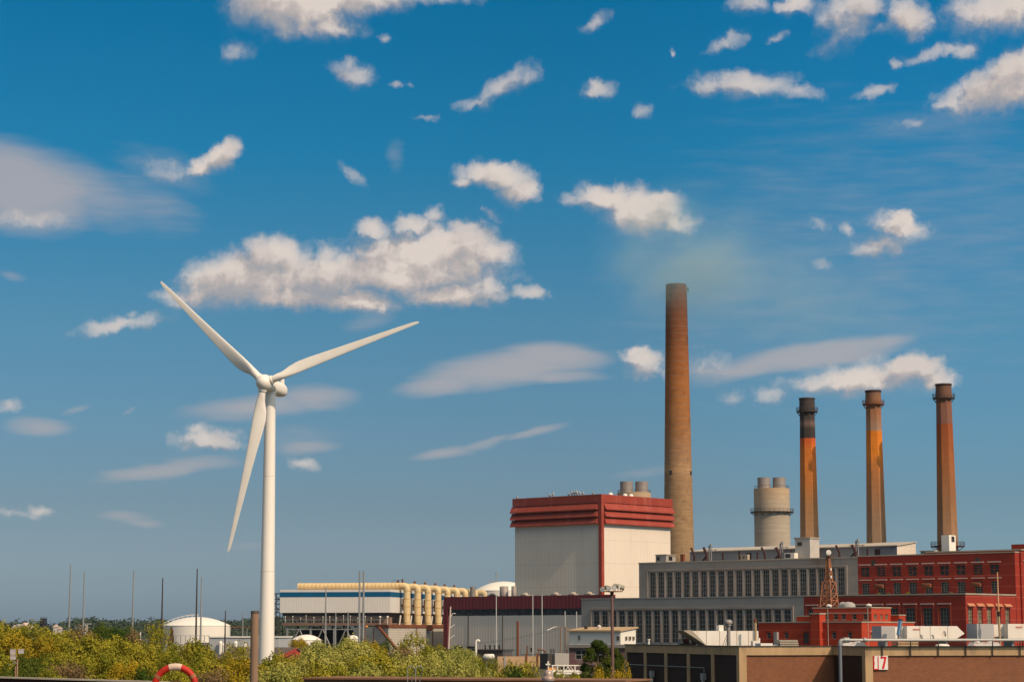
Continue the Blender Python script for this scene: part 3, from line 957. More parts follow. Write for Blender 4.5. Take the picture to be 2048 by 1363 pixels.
# plinth of the leftmost chimney, on the roof in front of it
q = UP.w(UP.x(1620, 3.5, 34), 3.5)
fr = Fr(q.x, q.y, -42)
t = fthing('chimney_plinth', 'pale concrete plinth with a louvre at the foot of the sooty topped chimney', 'plinth', fr)
xa, yb_ = fr.x(1590, 0, 35), min(8.3, fr.y(1638.5, 0, 35))
zt = fr.z(1076)
MB().box(xa, 0, 0, yb_, ZU - 1.5, zt).build('wall', mat('pale_render', (.50, .46, .42), .9, (.42, .38, .35), 4, .6), t)
MB().box(xa - .25, .25, -.25, yb_ + .25, zt, zt + .4).build('coping', M['coping'], t)
MB().box(xa + .9, xa + 2.5, -.06, -.004, zt - 2.1, zt - 1.0).build('louvre', M['dksteel'], t)
q = px(1898, 1072, 634)
fr = Fr(q.x, q.y, -42)
t = fthing('lift_cabin', 'white upright cabin with a dark window beside the foot of the rightmost chimney', 'cabin', fr)
xa, yb_ = fr.x(1883.5, 0, 32), fr.y(1912, 0, 32)
zt = fr.z(1069)
MB().box(xa, 0, 0, yb_, ZU - 1, zt).build('wall', M['tank'], t)
MB().box(.004, .06, yb_ * .35, yb_ * .8, zt - 2.0, zt - .35).build('window', M['glass'], t)
p = UP.w(UP.x(1858, 8, 32), 8, ZU + .3)
tag(MB().box(-2.2, 2.2, -1, 1, 0, 1.0).box(-2.4, 2.4, -1.2, 1.2, 1.0, 1.25).build('roof_curb', M['coping'], None, p, UP.rz), 'low pale curb box on the brick hall roof left of the white cabin', 'roof box')

# ---- tall chimney
Y = 943.0
b, t0 = px(1358, 1110, Y), px(1358, 569, Y)
m_px = F / (Y * CP)
rb, rt = 31 / m_px * .985, 22.2 / m_px * .96
t = thing('tall_chimney', 'very tall tapering chimney, stained brown and orange, giving off faint smoke', 'chimney', (b.x, Y, 0))
sl = (rb - rt) / (t0.z - b.z)
mm = zones(mat('stack_concrete', (.60, .55, .51), .9, (.36, .32, .29), 4, .8, streak=.2, c3=(.24, .18, .14), size3=5, amt3=.6), [(0, (.62, .45, .27)), (.12, (.64, .44, .24)), (.27, (.62, .40, .22)), (.31, (.80, .52, .28)), (.345, (.64, .40, .22)), (.46, (.62, .30, .115)), (.58, (.64, .27, .08)), (.68, (.58, .22, .062)), (.80, (.42, .155, .055)), (.92, (.36, .125, .048)), (.985, (.33, .115, .045)), (.99, (.26, .17, .12)), (1.0, (.26, .17, .12))], b.z, t0.z, .02)
bands(mm, 3.1, .34, (.20, .13, .09), .5)
MB().lathe([(rb + sl * b.z, 0), (rt, t0.z), None, (rt, t0.z), (rt - .6, t0.z), None, (rt - .6, t0.z), (rt - .6, t0.z - 6)], 48).build('shaft', mm, t)
for uu, vv in ((1345.5, 578), (1376, 579), (1340, 945.5), (1380.5, 946)):
    q = px(uu, vv, Y)
    dx = q.x - b.x
    rr = rt + sl * (t0.z - q.z)
    dy = -math.sqrt(max(.2, rr * rr - dx * dx))
    a = math.atan2(dx, -dy)
    MB().box(-.7, .7, -.25, .3, -.8, .8).build('vent_box', M['dksteel'], t, (dx, dy, q.z), a)

# ---- two round concrete flue towers with twin pipes
for uc, rpx, Y, vt, vp, lab in ((1543.2, 37.0, 850, 977, 1023, 'round pale concrete flue tower with twin steel pipes left of the three small chimneys'),
                                (1268.2, 35.0, 900, 985, 1030, 'round concrete flue tower with twin steel pipes showing above the red louvred roof')):
    m_px = F / (Y * CP)
    r = rpx / m_px * .97
    t0 = px(uc, vt, Y)
    t = thing('flue_tower', lab, 'flue tower', (t0.x, Y, 0), 0, 'round concrete flue towers')
    mm = zones(bands(mat('tower_concrete', (.60, .55, .49), .9, (.47, .42, .37), 5, .7, streak=.3), 1.9, .16, (.3, .26, .22), .4), [(0, (.72, .68, .62)), (.56, (.74, .69, .62)), (.60, (.95, .86, .76)), (.63, (.76, .7, .62)), (.8, (.74, .68, .6)), (.9, (.78, .68, .56)), (1, (.86, .66, .46))], 0, t0.z, .01)
    MB().lathe([(r, 0), (r, t0.z), None, (r, t0.z), (0, t0.z)], 48).build('shell', mm, t)
    ring_platform(MB(), r + .02, px(uc, vp, Y).z, 1.5, 28, 1.2).build('platform', M['dksteel'], t)
    rl = MB()
    for k in range(28):
        a = 2 * math.pi * k / 28
        rl.tube([(math.cos(a) * (r - .2), math.sin(a) * (r - .2), t0.z), (math.cos(a) * (r - .2), math.sin(a) * (r - .2), t0.z + 1.1)], .05, 5, False)
    rl.tube([((r - .2) * math.cos(2 * math.pi * k / 28), (r - .2) * math.sin(2 * math.pi * k / 28), t0.z + 1.1) for k in range(29)], .05, 5, False)
    rl.build('railing', M['dksteel'], t)
    hp = 22.5 / m_px
    for s in (-1, 1):
        rr = 13.0 / m_px
        MB().lathe([(rr, t0.z), (rr, t0.z + hp), None, (rr, t0.z + hp), (rr - .3, t0.z + hp), None, (rr - .3, t0.z + hp), (rr - .3, t0.z + 1)], 28, s * 15.4 / m_px, 0).build('pipe', M['silver'], t)

# ---- boiler house with red louvres
BO = Fr(px(1203.3, 1200, 800).x, 800, -42)
xw, yd = BO.x(1030, 0, 40), BO.y(1341, 0, 40)
zt = BO.z(987.5)
t = fthing('boiler_house', 'huge cream clad boiler house with red louvres round its top', 'building', BO)
zl = BO.z(1046)
MB().box(xw, 0, 0, yd, 0, zt - .6).build('wall', M['cream'], t)
MB().box(xw - .7, .7, -.7, yd + .7, zt - 3.0, zt).build('fascia', M['red_sheet'], t)
MB().box(-.75, .75, -.75, .75, 0, zt - 3.001).build('corner_post', M['red_sheet'], t)
n = 3
zz0, zz1 = zl, zt - 3.0
hh = (zz1 - zz0) / n
for k in range(n):
    za, zb = zz0 + hh * k, zz0 + hh * (k + 1)
    pr = [(-.35, zb - .1), (-1.6, za + .28), (-1.6, za - .1), (-.01, za + .25)]
    MB().prism(pr, xw - 1.3, -1.0, 'x').build('louvre', M['red_sheet'], t)
    pr = [(.35, zb - .1), (1.6, za + .28), (1.6, za - .1), (.01, za + .25)]
    MB().prism([(p[0], p[1]) for p in pr], 1.0, yd + 1.0, 'y').build('louvre', M['red_sheet'], t)
for u, v, s in ((1035, 990, .5), (1100, 988, .6), (1107, 986, .8), (1138, 985, .6), (1144, 984, .9), (1149, 983, .9), (1154, 983, 1.0), (1160, 982, .7), (1167, 985, .6), (1187, 985, .5)):
    x = BO.x(u, 2, zt)
    MB().tube([(x, 2, zt), (x, 2, zt + s * 1.4)], .3, 8).tube([(x, 2, zt + s * 1.1), (x - .3, 2, zt + s * 1.9)], .42, 8).build('roof_vent', M['steel'], t)
for u in (1221, 1250, 1262):
    y = BO.y(u, -2, zt)
    MB().lathe([(.9, zt), (.9, zt + .6), (.5, zt + 1.0), (0, zt + 1.1)], 12, -2, y).build('roof_vent', M['tank'], t)

# ---- maroon topped turbine hall
HA = Fr(px(1221, 1250, 700).x, 700, -42)
xa, xb = HA.x(890.5, 0, 15), 0.4
zt = HA.z(1188)
t = fthing('turbine_hall', 'long grey sheet hall with a maroon top band and a dark ribbon window', 'building', HA)
zr0, zr1 = HA.z(1230, HA.x(1000)), HA.z(1217, HA.x(1000))
wins = []
for a, b_, c, d in ((907.5, 926, 1291, 1305), (932, 950, 1291, 1305), (968, 972, 1289, 1298), (977.5, 981.5, 1289, 1298), (987, 990, 1289, 1298), (996, 1000, 1289, 1298), (1060, 1064, 1294, 1303)):
    wins.append((HA.x(a, 0, 3), HA.x(b_, 0, 3), HA.z(d, HA.x(a, 0, 3)), HA.z(c, HA.x(a, 0, 3))))
body(xa, xb, 0, 17, zr0, wins, (), .4).build('wall', M['grey_sheet'], t)
MB().box(xa, xb, .25, 17, zr0, zr1).build('ribbon_window', M['band_glass'], t)
MB().box(xa - .4, xb + .1, -.45, 2.0, zr1, zt).build('top_band', M['dk_red'], t)
MB().box(xa - .4, xa + 1.6, -.5, 2.0, 0, zr1).build('end_frame', M['dk_red'], t)
MB().box(xa - .15, xa - .004, 2.0, 17, 0, zr1).build('side_wall', M['dk_red'], t)
for i, w in enumerate(wins):
    window(t, 'x', 0, w[0], w[2], w[1] - w[0], w[3] - w[2], 4 if i < 2 else 1, 3 if i < 2 else 2, M['mullion'], M['glass'], .4, .12)
for u in (936.5, 1005.5):
    x = HA.x(u, 0, 10)
    MB().box(x - .12, x + .12, -.12, -.003, 2, zr0).build('downpipe', M['rustdark'], t)
for u, hh, r in ((1008, 3.4, 1.5), (1028, 3.4, .9)):
    x = HA.x(u, 5, zt)
    MB().lathe([(r, zt), (r, zt + hh), (0, zt + hh + .1)], 16, x, 5).build('roof_stack', M['silver'], t)
for u in (984, 1050, 1111, 1146, 1178):
    x = HA.x(u, 5, zt)
    MB().box(x - 1.3, x + 1.3, 4, 6.4, zt, zt + .5).lathe([(1.0, zt + .5), (.8, zt + 1.0), (0, zt + 1.2)], 12, x, 5.2).build('roof_vent', M['coping'] if u != 984 else M['dksteel'], t)
q = px(939, 1179, 765)
tag(MB().tube([(0, 0, 0), (0, 0, q.z + 2.5)], 1.05, 16).build('stub_stack', M['silver'], None, (q.x, 830, 0)), 'short grey brown flue rising behind the maroon hall among the yellow ducts', 'flue')

# ---- air cooled condenser with blue stripe
AC = Fr(px(780, 1200, 900).x, 900, -11.5)
xw = AC.x(560, 0, 24)
yd = AC.y(976, 0, 26)
zt, za, zb, zw = AC.z(1177.5), AC.z(1182.5), AC.z(1192.5), AC.z(1224)
t = fthing('condenser_building', 'white clad condenser building on legs with a blue stripe near its top', 'building', AC)
MB().box(xw, 0, 0, yd, zw, zt).build('wall', M['offwhite'], t)
MB().box(xw - .06, .06, -.06, yd + .06, za - (za - zb), za).build('stripe', M['blue'], t)
MB().prism([(xw + .6, zw), (-.6, zw), (-3.2, AC.z(1243)), (xw + 3, AC.z(1243))], 1.0, yd - 1, 'y').build('fan_shroud', mat('fan_shroud', (.075, .062, .06), .8), t)
zd = AC.z(1250)
MB().box(xw + 1, -.5, .4, yd - 1, zd, AC.z(1244.5)).build('deck', mat('deck_brown', (.20, .125, .095), .85), t)
rl = MB()
xx = xw + 1
while xx < -.5:
    rl.tube([(xx, .5, AC.z(1244.5)), (xx, .5, AC.z(1244.5) + 1.3)], .06, 5, False)
    xx += 1.6
rl.tube([(xw + 1, .5, AC.z(1244.5) + 1.3), (-.5, .5, AC.z(1244.5) + 1.3)], .07, 5, False)
rl.build('railing', M['steel'], t)
rr = random.Random(3)
for k in range(14):
    xx = xw + 2.5 + k * 3.1 + rr.uniform(-.6, .6)
    tt = MB().tube([(xx, .9, AC.z(1244.5)), (xx, .9, AC.z(1244.5) + rr.uniform(1.6, 2.8))], .09, 6)
    zz = tt.v[-1][2]
    tt.lathe([(0, zz), (.28, zz + .15), (.28, zz + .4), (0, zz + .55)], 8, xx, .9)
    tt.build('deck_lamp', M['tank'], t)
for k in range(5):
    xx = xw + 3 + k * 10.2
    for yy in (1.5, 16, 34):
        MB().box(xx - .38, xx + .38, yy - .38, yy + .38, 0, zd).build('column', M['dksteel'] if yy > 2 else M['steel'], t)
for k in range(4):
    xx = xw + 3 + k * 10.2
    MB().tube([(xx + .4, 1.5, .5), (xx + 5.1, 1.5, zd - 1.2)], .28, 8).tube([(xx + 9.8, 1.5, .5), (xx + 5.1, 1.5, zd - 1.2)], .28, 8).build('brace', M['steel'], t)
MB().box(xw + 2, -.8, 1.2, 1.8, zd - 1.7, zd - 1.3).build('beam', M['steel'], t)
scr = MB()
rr = random.Random(8)
for k in range(22):
    xx = xw + 2 + k * 2.05
    scr.box(xx, xx + 1.9, 22 + rr.uniform(-.4, .4), 22.9, 0, zd - rr.uniform(.2, 1.8))
scr.build('wind_screen', mat('blue_screen', (.018, .045, .065), .7, (.008, .016, .03), 1.5, .6, streak=3), t)
MB().box(-4.4, -.4, 1.5, 5, zd, AC.z(1233.5)).build('stair_head', mat('brown_box', (.30, .18, .135), .85), t)
# stair tower at the left end
t2 = fthing('stair_tower', 'open steel stair tower at the left end of the blue striped building', 'stair tower', AC)
xs0, xs1 = AC.x(547, 2, 20), xw - .25
mb = MB()
for xx in (xs0, xs1 - .2):
    for yy in (1, 5):
        mb.box(xx, xx + .3, yy, yy + .3, 0, AC.z(1185.5))
mb.build('post', M['dksteel'], t2)
mb = MB()
for k, vv in enumerate((1186, 1197, 1207, 1217, 1224, 1236, 1250, 1262)):
    mb.box(xs0 - .1, xs1 + .1, .9, 5.4, AC.z(vv), AC.z(vv) + .35)
    z0 = AC.z(vv) - (2.1 if k < 5 else 2.5)
    mb.tube([(xs0 + .3 if k % 2 else xs1 - .3, .8, z0), (xs1 - .3 if k % 2 else xs0 + .3, .8, AC.z(vv))], .16, 6)
mb.build('landing', M['dksteel'], t2)

# yellow ducts
DU = [813.9, 835.4, 856.0, 876.3, 895.0, 914.0, 930.5, 950.5, 969.5]
ZD = zt + 1.7
NM = ['nearest', 'second', 'third', 'fourth', 'fifth', 'sixth', 'seventh', 'eighth', 'farthest']
for i, u in enumerate(DU):
    yy = AC.y(u, 3.2, 22)
    r = 1.42
    xe = xw + 3 if i == 0 else -14
    fr2 = Fr(*AC.w(0, yy).xy, -11.5)
    t = fthing('steam_duct', 'cream yellow steam duct down the side of the striped building, %s of nine' % NM[i], 'duct', fr2, 'nine yellow steam ducts')
    if i == 0:
        t['label'] = 'nearest yellow steam duct, with the long pipe along the front roof edge'
    yo = 0 if i else 2.2 - yy
    path = [(xe, yo, ZD), (-.2, yo, ZD)] if i else [(xe, yo, ZD), (-1.5, yo, ZD), (-.2, yo * .9, ZD + .1)]
    hz = MB()
    if i:
        hz.tube([(xe, 0, ZD), (3.2 - 1.4, 0, ZD)], r, 18)
    else:
        hz.tube([(xe, 0, ZD), (3.2 - 1.4, 0, ZD)], r * .98, 18)
    hz.build('header_pipe', M['yellow'], t)
    el_ = [(3.2 - 1.4 + 1.4 * math.sin(a), 0, ZD - 1.4 + 1.4 * math.cos(a)) for a in [R(k * 15) for k in range(7)]]
    MB().tube([(3.2 - 1.45, 0, ZD)] + el_ + [(3.2, 0, ZD - 1.6)], r, 18).build('elbow', M['yellow'], t)
    MB().tube([(3.2, 0, ZD - 1.58), (3.2, 0, 9.0)], r, 18).build('riser', M['yellow'], t)
    fl = MB()
    zz = ZD - 2.2
    while zz > 10:
        fl.tube([(3.2, 0, zz), (3.2, 0, zz + .22)], r + .09, 18)
        zz -= 3.3
    if i == 0:
        xx = xe + 1.2
        while xx < 1:
            fl.tube([(xx, 0, ZD), (xx + .22, 0, ZD)], r + .1, 18)
            xx += 1.75
    fl.build('flange', mat('duct_flange', (.62, .38, .15), .6), t)
    if i > 0 and i < 6:
        MB().tube([(2.2, 0, ZD + 1.3), (1.6, 0, ZD + 2.3)], [.3, .6], 10).build('relief_vent', M['rust'], t)
    bk = MB().box(.6, 1.2, 2.4, 3.2, zw + 1, zw + 6).box(.3, 1.6, 2.1, 3.5, zw + 2.6, zw + 3.6)
    bk.build('valve_gear', M['rust'], t)
    MB().tube([(.4, -1.8, 12), (.9, -1.8, zw - 1)], .35, 8).build('drain_pipe', M['tank'], t)
q = AC.w(AC.x(793, 20, ZD), 24)
t = thing('pipe_platform', 'dark maintenance platform on top of the yellow pipe at its bend', 'platform', (q.x, q.y, ZD + 1.35), AC.rz)
MB().box(-2.6, 3.0, -1.5, 1.5, 0, .3).build('floor', M['dksteel'], t)
MB().tube([(-2.5, -1.4, .3), (-2.5, -1.4, 1.3), (2.9, -1.4, 1.3), (2.9, -1.4, .3)], .06, 5).build('railing', M['dksteel'], t)
MB().box(-.8, 0, -.4, .4, .3, 1.2).box(1.2, 1.8, -.3, .3, .3, 1.8).build('gear', M['rust'], t)

# ---- white domed tanks
def domed_tank(name, lab, u, rpx, Y, v_shell, v_top, extra=None, group='white storage tanks'):
    q = px(u, v_shell, Y)
    m_px = F / Y
    r = rpx / m_px
    zt = px(u, v_top, Y).z
    t = thing(name, lab, 'storage tank', (q.x, Y, 0), 0, group)
    h = zt - q.z
    MB().lathe([(r, 0), (r, q.z), None, (r + .12, q.z), (r + .12, q.z + .15), (r, q.z + .15)], 56).build('shell', M['tank'], t)
    Rr = (r * r + h * h) / (2 * h)
    a0 = math.asin(min(1, r / Rr))
    MB().lathe([(Rr * math.sin(a0 * (1 - k / 10)), q.z + .15 + h - Rr + Rr * math.cos(a0 * (1 - k / 10))) for k in range(11)], 56).build('dome', M['tank'], t)
    if extra:
        extra(t, r, q.z, zt)
    return t


def walkway(t, r, zs, zt):
    h = zt - zs
    pts = []
    for k in range(8):
        f = k / 7
        pts.append((-r * (1 - f) * .98, -.5, zs + .8 + h * (1 - (1 - f) ** 2) + .15))
    mb = MB().tube(pts, .1, 6)
    for p in pts:
        mb.tube([(p[0], p[1], p[2] - .9), p], .07, 5)
    mb.build('walkway', M['tank'], t)
    MB().tube([(.3, 0, zt), (.3, 0, zt + 1.3)], .12, 6).build('vent', M['tank'], t)


def topgear(t, r, zs, zt):
    MB().tube([(-4, 0, zt - .8), (-4, 0, zt + 4.6)], .25, 8).tube([(-4, 0, zt + 3.6), (-4, 0, zt + 4.6)], .4, 8).tube([(-6.4, 0, zt - .3), (-6.4, 0, zt + 1)], .2, 6).tube([(-8, 0, zt - .8), (-8, 0, zt + .6)], .2, 6).tube([(-8, 0, zt + .5), (-4, 0, zt + .7)], .15, 6).build('mast', M['steel'], t)


domed_tank('storage_tank', 'wide white domed storage tank with a roof walkway, left of the wind turbine', 393.5, 66, 800, 1250.5, 1233.5, walkway)
domed_tank('storage_tank', 'large white domed tank half hidden behind the cream boiler house', 1008, 58, 1120, 1181, 1162.5, topgear)
domed_tank('storage_tank', 'small white tank with a shallow cone roof under the blue striped building', 613, 29, 640, 1279, 1269, None)
domed_tank('storage_tank', 'small white tank partly hidden by the left end of the beige block building', 706, 12, 660, 1277, 1270, None)

# ---- beige block building in front of the ducts
BB = Fr(px(777, 1254, 742).x, 742, -42)
xl = BB.x(707, 0, 8)
t = fthing('block_building', 'low beige block building with a rust red roof edge under the yellow ducts', 'building', BB)
z1 = BB.z(1254)
MB().box(xl, 0, 0, 36, 0, z1).build('wall', M['block'], t)
xr = BB.x(752, 0, 10)
MB().box(xr, .35, -.35, 36.3, z1, z1 + 1.0).build('roof_edge', M['rust'], t)
for u in (729, 747):
    x = BB.x(u, -.2, 8)
    MB().box(x - .12, x + .12, -.22, -.003, 1, z1).build('downpipe', M['rust'], t)
for u in (834, 866):
    y = BB.y(u, .2, 8)
    MB().box(.003, .22, y - .12, y + .12, 1, z1).build('downpipe', M['rust'], t)
y = BB.y(858, .4, 10)
MB().tube([(.5, y - .9, z1 - .6), (1.2, y + .6, z1 - .5)], .5, 10).build('spout', M['rust'], t)
xa_, xb_ = BB.x(759, -1.0, 8), BB.x(792, -1.0, 5)
MB().prism([(xa_, z1 + .3), (xa_, z1 - .5), (xb_, 3.2), (xb_ + .6, 3.7)], -1.5, -.6, 'y').build('stair', M['rust'], t)
for u in (760, 775):
    x = BB.x(u, .5, 12)
    MB().tube([(x, .5, z1 + 1.0), (x, .5, z1 + 3.2)], .12, 6).lathe([(0, z1 + 3.2), (.4, z1 + 3.4), (.4, z1 + 3.8), (0, z1 + 4)], 8, x, .5).build('roof_lamp', M['tank'], t)
x = BB.x(733, .5, 11)
MB().lathe([(0, z1), (.55, z1 + .1), (.5, z1 + .6), (0, z1 + .75)], 10, x, .5).build('warning_lamp', mat('amber', (.75, .28, .03), .4), t)

# ---- low grey building, shingled house
q = px(557, 1273, 620)
fr = Fr(q.x, 620, -6)
t = fthing('low_building', 'low pale grey flat roofed building behind the wind turbine tower', 'building', fr)
z1 = fr.z(1274)
MB().box(fr.x(418, 0, 8), 0, 0, 18, 0, z1).build('wall', mat('pale_blue_grey', (.40, .41, .43), .8, (.36, .37, .39), 5, .6), t)
MB().box(fr.x(418, 0, 8) - .3, .3, -.3, 18.3, z1, z1 + .35).build('roof', M['tank'], t)
for k, u in enumerate((442, 449, 472, 491)):
    x = fr.x(u, -.5, 5)
    tt = 1.6 if k < 3 else 2.4
    MB().tube([(x, -1, 0), (x, -1, z1 - 1.6 - (k % 2) * .6)], .55, 10).lathe([(.55, z1 - 1.6 - (k % 2) * .6), (.4, z1 - 1.1 - (k % 2) * .6), (0, z1 - .9 - (k % 2) * .6)], 10, x, -1).build('vent', M['tank'], t)
q = px(547, 1318, 512)
fr = Fr(q.x, 512, -42)
t = fthing('shingled_house', 'brown shingled house with a red end wall beside the turbine tower', 'house', fr)
xl = fr.x(428, 0, 5)
ze = q.z
yr_ = fr.y(592, 0, 6)
zr = fr.z(1296, 0, yr_)
MB().prism([(.4, 0), (.4, ze - .1), (yr_, zr - .1), (2 * yr_ - .4, ze - .1), (2 * yr_ - .4, 0)], xl, -.3, 'x').build('wall', mat('red_boards', (.42, .06, .04), .8, (.34, .05, .035), 2, .6), t)
mb = MB()
mb.prism([(-.2, ze - .1), (-.2, ze + .2), (yr_, zr + .3), (yr_, zr)], xl - .5, .1, 'x')
mb.prism([(yr_ + .002, zr), (yr_ + .002, zr + .3), (2 * yr_ + .2, ze + .2), (2 * yr_ + .2, ze - .1)], xl - .5, .1, 'x')
mb.build('roof', M['shingle'], t)
MB().prism([(-.3, ze - .9), (-.3, ze + .1), (yr_, zr + .22), (yr_, zr - .8)], .104, .22, 'x').build('barge_board', M['red_sheet'], t)

# ---- small house and annex in front of the lower grey hall
q = px(1241, 1262, 430)
fr = Fr(q.x, 430, -36)
t = fthing('annex_house', 'small pale house with a tan roof in front of the grey halls', 'house', fr)
xl, yr = fr.x(1139, 0, 8), fr.y(1271.5, 0, 8)
z0, z1, z2 = fr.z(1284.5), fr.z(1261.5), fr.z(1256)
sl_ = fr.z(1255.5, 0, yr)
MB().prism([(0, 0), (0, z1), (yr, sl_), (yr, 0)], xl, 0, 'x').build('wall', M['tank'], t)
MB().prism([(-.5, z1 - .05), (-.5, z1 + .22), (yr + .5, sl_ + .3), (yr + .5, sl_ + .03)], xl - .4, .35, 'x').build('roof', M['tan_roof'], t)
for u0, u1, va, vb in ((1157, 1161.5, 1270, 1278.5), (1233.5, 1241, 1271, 1279)):
    a, b_ = fr.x(u0, 0, 8), fr.x(u1 - 1, 0, 8)
    window(t, 'x', -.2, a, fr.z(vb, a), b_ - a, fr.z(va, a) - fr.z(vb, a), 1, 2, M['mullion'], M['glass'], .2, .08)
for u0, u1 in ((1250, 1253.5), (1257, 1261), (1264.5, 1268)):
    a, b_ = fr.y(u0, 0, 8), fr.y(u1, 0, 8)
    window(t, 'y', .2, a, fr.z(1279, 0, a), b_ - a, fr.z(1271.5, 0, a) - fr.z(1279, 0, a), 1, 1, M['coping'], M['glass'], .2, .08)
for u in (1172, 1198):
    x = fr.x(u, 2, 10)
    MB().lathe([(.35, z1), (.35, z1 + .9), (.5, z1 + 1.0), (0, z1 + 1.3)], 10, x, 2).build('roof_vent', M['dksteel'] if u == 1172 else M['tank'], t)

q = px(1500, 1290, 330)
fr = Fr(q.x, 330, -14)
t = fthing('annex_block', 'long low grey roofed annex with dark windows behind the tan brick shed', 'building', fr)
xl = fr.x(1138, 0, 7)
z1 = fr.z(1291)
hs = [(xl + 1 + 2.6 * k, xl + 2.9 + 2.6 * k, z1 - 2.1, z1 - .65) for k in range(9)]
body(xl, 0, 0, 14, z1 - .3, hs, (), .3).build('wall', mat('maroon_wall', (.14, .045, .05), .85, (.20, .17, .16), 3, .5), t)
MB().box(xl - .4, .4, -.5, 14.4, z1 - .3, z1 + .15).build('roof', mat('grey_roof', (.20, .19, .18), .9, (.14, .13, .13), 3, .6), t)
for h in hs:
    window(t, 'x', 0, h[0], h[2], h[1] - h[0], h[3] - h[2], 2, 2, M['mullion'], M['glass'], .3, .08)

# ---- red brick offices
OF = Fr(px(1723, 1242, 450).x, 450, -42)
t = fthing('brick_office', 'low red brick office with a pillar and doorway behind the white roof units', 'building', OF, 'red brick offices')
xl, yr = OF.x(1517, 0, 10), OF.y(1829, 0, 10)
z1 = OF.z(1244)
ha = []
for u0, u1, va, vb in ((1533.7, 1541.5, 1264, 1275.5), (1569, 1577, 1264, 1275.5), (1606, 1617.5, 1264, 1286), (1663.5, 1672.5, 1263.5, 1276), (1695.4, 1703.7, 1263, 1275.5)):
    a, b_ = OF.x(u0, 0, 9), OF.x(u1, 0, 9)
    ha.append((a, b_, OF.z(vb, a), OF.z(va, a)))
yb0, yb1 = OF.y(1741, 0, 9), OF.y(1746.5, 0, 9)
hb = [(yb0, yb1, OF.z(1276.5, 0, yb0), OF.z(1265, 0, yb0))]
body(xl, 0, 0, yr, z1, ha, hb, .35).build('wall', M['brick2'], t)
MB().box(xl - .12, .12, -.12, yr + .1, z1, z1 + .24).build('coping', M['coping'], t)
for i, h in enumerate(ha):
    if i == 2:
        MB().box(h[0], h[1], .2, .3, h[2], h[3]).build('door', M['dksteel'], t)
    else:
        window(t, 'x', 0, h[0], h[2], h[1] - h[0], h[3] - h[2], 1, 2, M['mullion'] if i < 3 else M['coping'], M['glass'], .35, .06)
    MB().box(h[0] - .25, h[1] + .25, -.1, -.003, h[3] + .3, h[3] + .42).build('lintel', M['reveal'], t)
window(t, 'y', 0, hb[0][0], hb[0][2], yb1 - yb0, hb[0][3] - hb[0][2], 1, 2, M['coping'], M['bright_glass'], .35, .06)
MB().box(.003, .1, yb0 - .3, yb1 + .3, hb[0][3] + .3, hb[0][3] + .42).build('lintel', M['lintel'], t)
xp0, xp1 = OF.x(1621, -1.2, 10), OF.x(1639, -1.2, 10)
zp_ = OF.z(1227.5, xp1)
yp = OF.y(1651, xp1, 10)
facade(MB(), 'y', xp1, -1.2, yp, 0, zp_, [(-.6 + .2, .1, OF.z(1275, xp1), OF.z(1264.5, xp1))], .2).box(xp0, xp1 - .2, -1.2, yp, 0, zp_).build('pillar', M['brick2'], t)
MB().box(xp0 - .12, xp1 + .12, -1.3, yp + .1, zp_, zp_ + .24).build('pillar_coping', M['coping'], t)
xs = OF.x(1551, -.4, 9)
MB().box(xs - .3, xs + .55, -.7, -.003, 4, OF.z(1263, xs)).build('cabinet', M['conc2'], t)
for u in (1600.5, 1623):
    x = OF.x(u, -.1, 9)
    MB().lathe([(0, OF.z(1271, x)), (.14, OF.z(1270, x)), (.14, OF.z(1268.5, x)), (0, OF.z(1267.5, x))], 8, x, -.15).build('wall_lamp', M['rust'], t)

OF2 = Fr(OF.w(0, 8).x, OF.w(0, 8).y, -42)
xr2 = OF2.x(1743, 0, 12)
t = fthing('brick_office', 'set back red brick upper office carrying the rusty lattice tower', 'building', OF2, 'red brick offices')
xl2 = OF2.x(1626, 0, 12)
yr2 = OF2.y(1782, xr2, 12)
z2 = OF2.z(1215, xr2)
ha = []
for u0, u1 in ((1652, 1658), (1667.5, 1675.5), (1683, 1691.5), (1705, 1713), (1727, 1735.5)):
    a, b_ = OF2.x(u0, 0, 12), OF2.x(u1, 0, 12)
    ha.append((a, b_, OF2.z(1237.5, a), OF2.z(1227, a)))
hb = []
for u0, u1 in ((1748.5, 1754), (1761, 1765), (1771, 1776)):
    a, b_ = OF2.y(u0, xr2, 12), OF2.y(u1, xr2, 12)
    hb.append((a, b_, OF2.z(1238, xr2, a), OF2.z(1227.5, xr2, a)))
body(xl2, xr2, 0, yr2, z2, ha, hb, .3).build('wall', M['brick2'], t)
MB().box(xl2 - .12, xr2 + .12, -.12, yr2 + .1, z2, z2 + .24).build('coping', M['coping'], t)
MB().box(xl2, xr2, -.05, -.003, OF2.z(1225), OF2.z(1224)).build('string_course', M['lintel'], t)
for h in ha:
    window(t, 'x', 0, h[0], h[2], h[1] - h[0], h[3] - h[2], 1, 2, M['mullion'], M['glass'], .3, .06)
    MB().box(h[0] - .1, h[1] + .1, -.1, -.003, h[2] - .2, h[2] - .05).build('sill', M['coping'], t)
for h in hb:
    window(t, 'y', xr2, h[0], h[2], h[1] - h[0], h[3] - h[2], 1, 2, M['coping'], M['bright_glass'], .3, .06)
for u, r in ((1697, 1.5), (1686, 1.0)):
    x = OF2.x(u, 2, 14)
    MB().lathe([(r, z2 + .24), (r * .95, z2 + .9), (r * .5, z2 + 1.3), (0, z2 + 1.4)], 14, x, 2).build('roof_vent', M['conc2'], t)

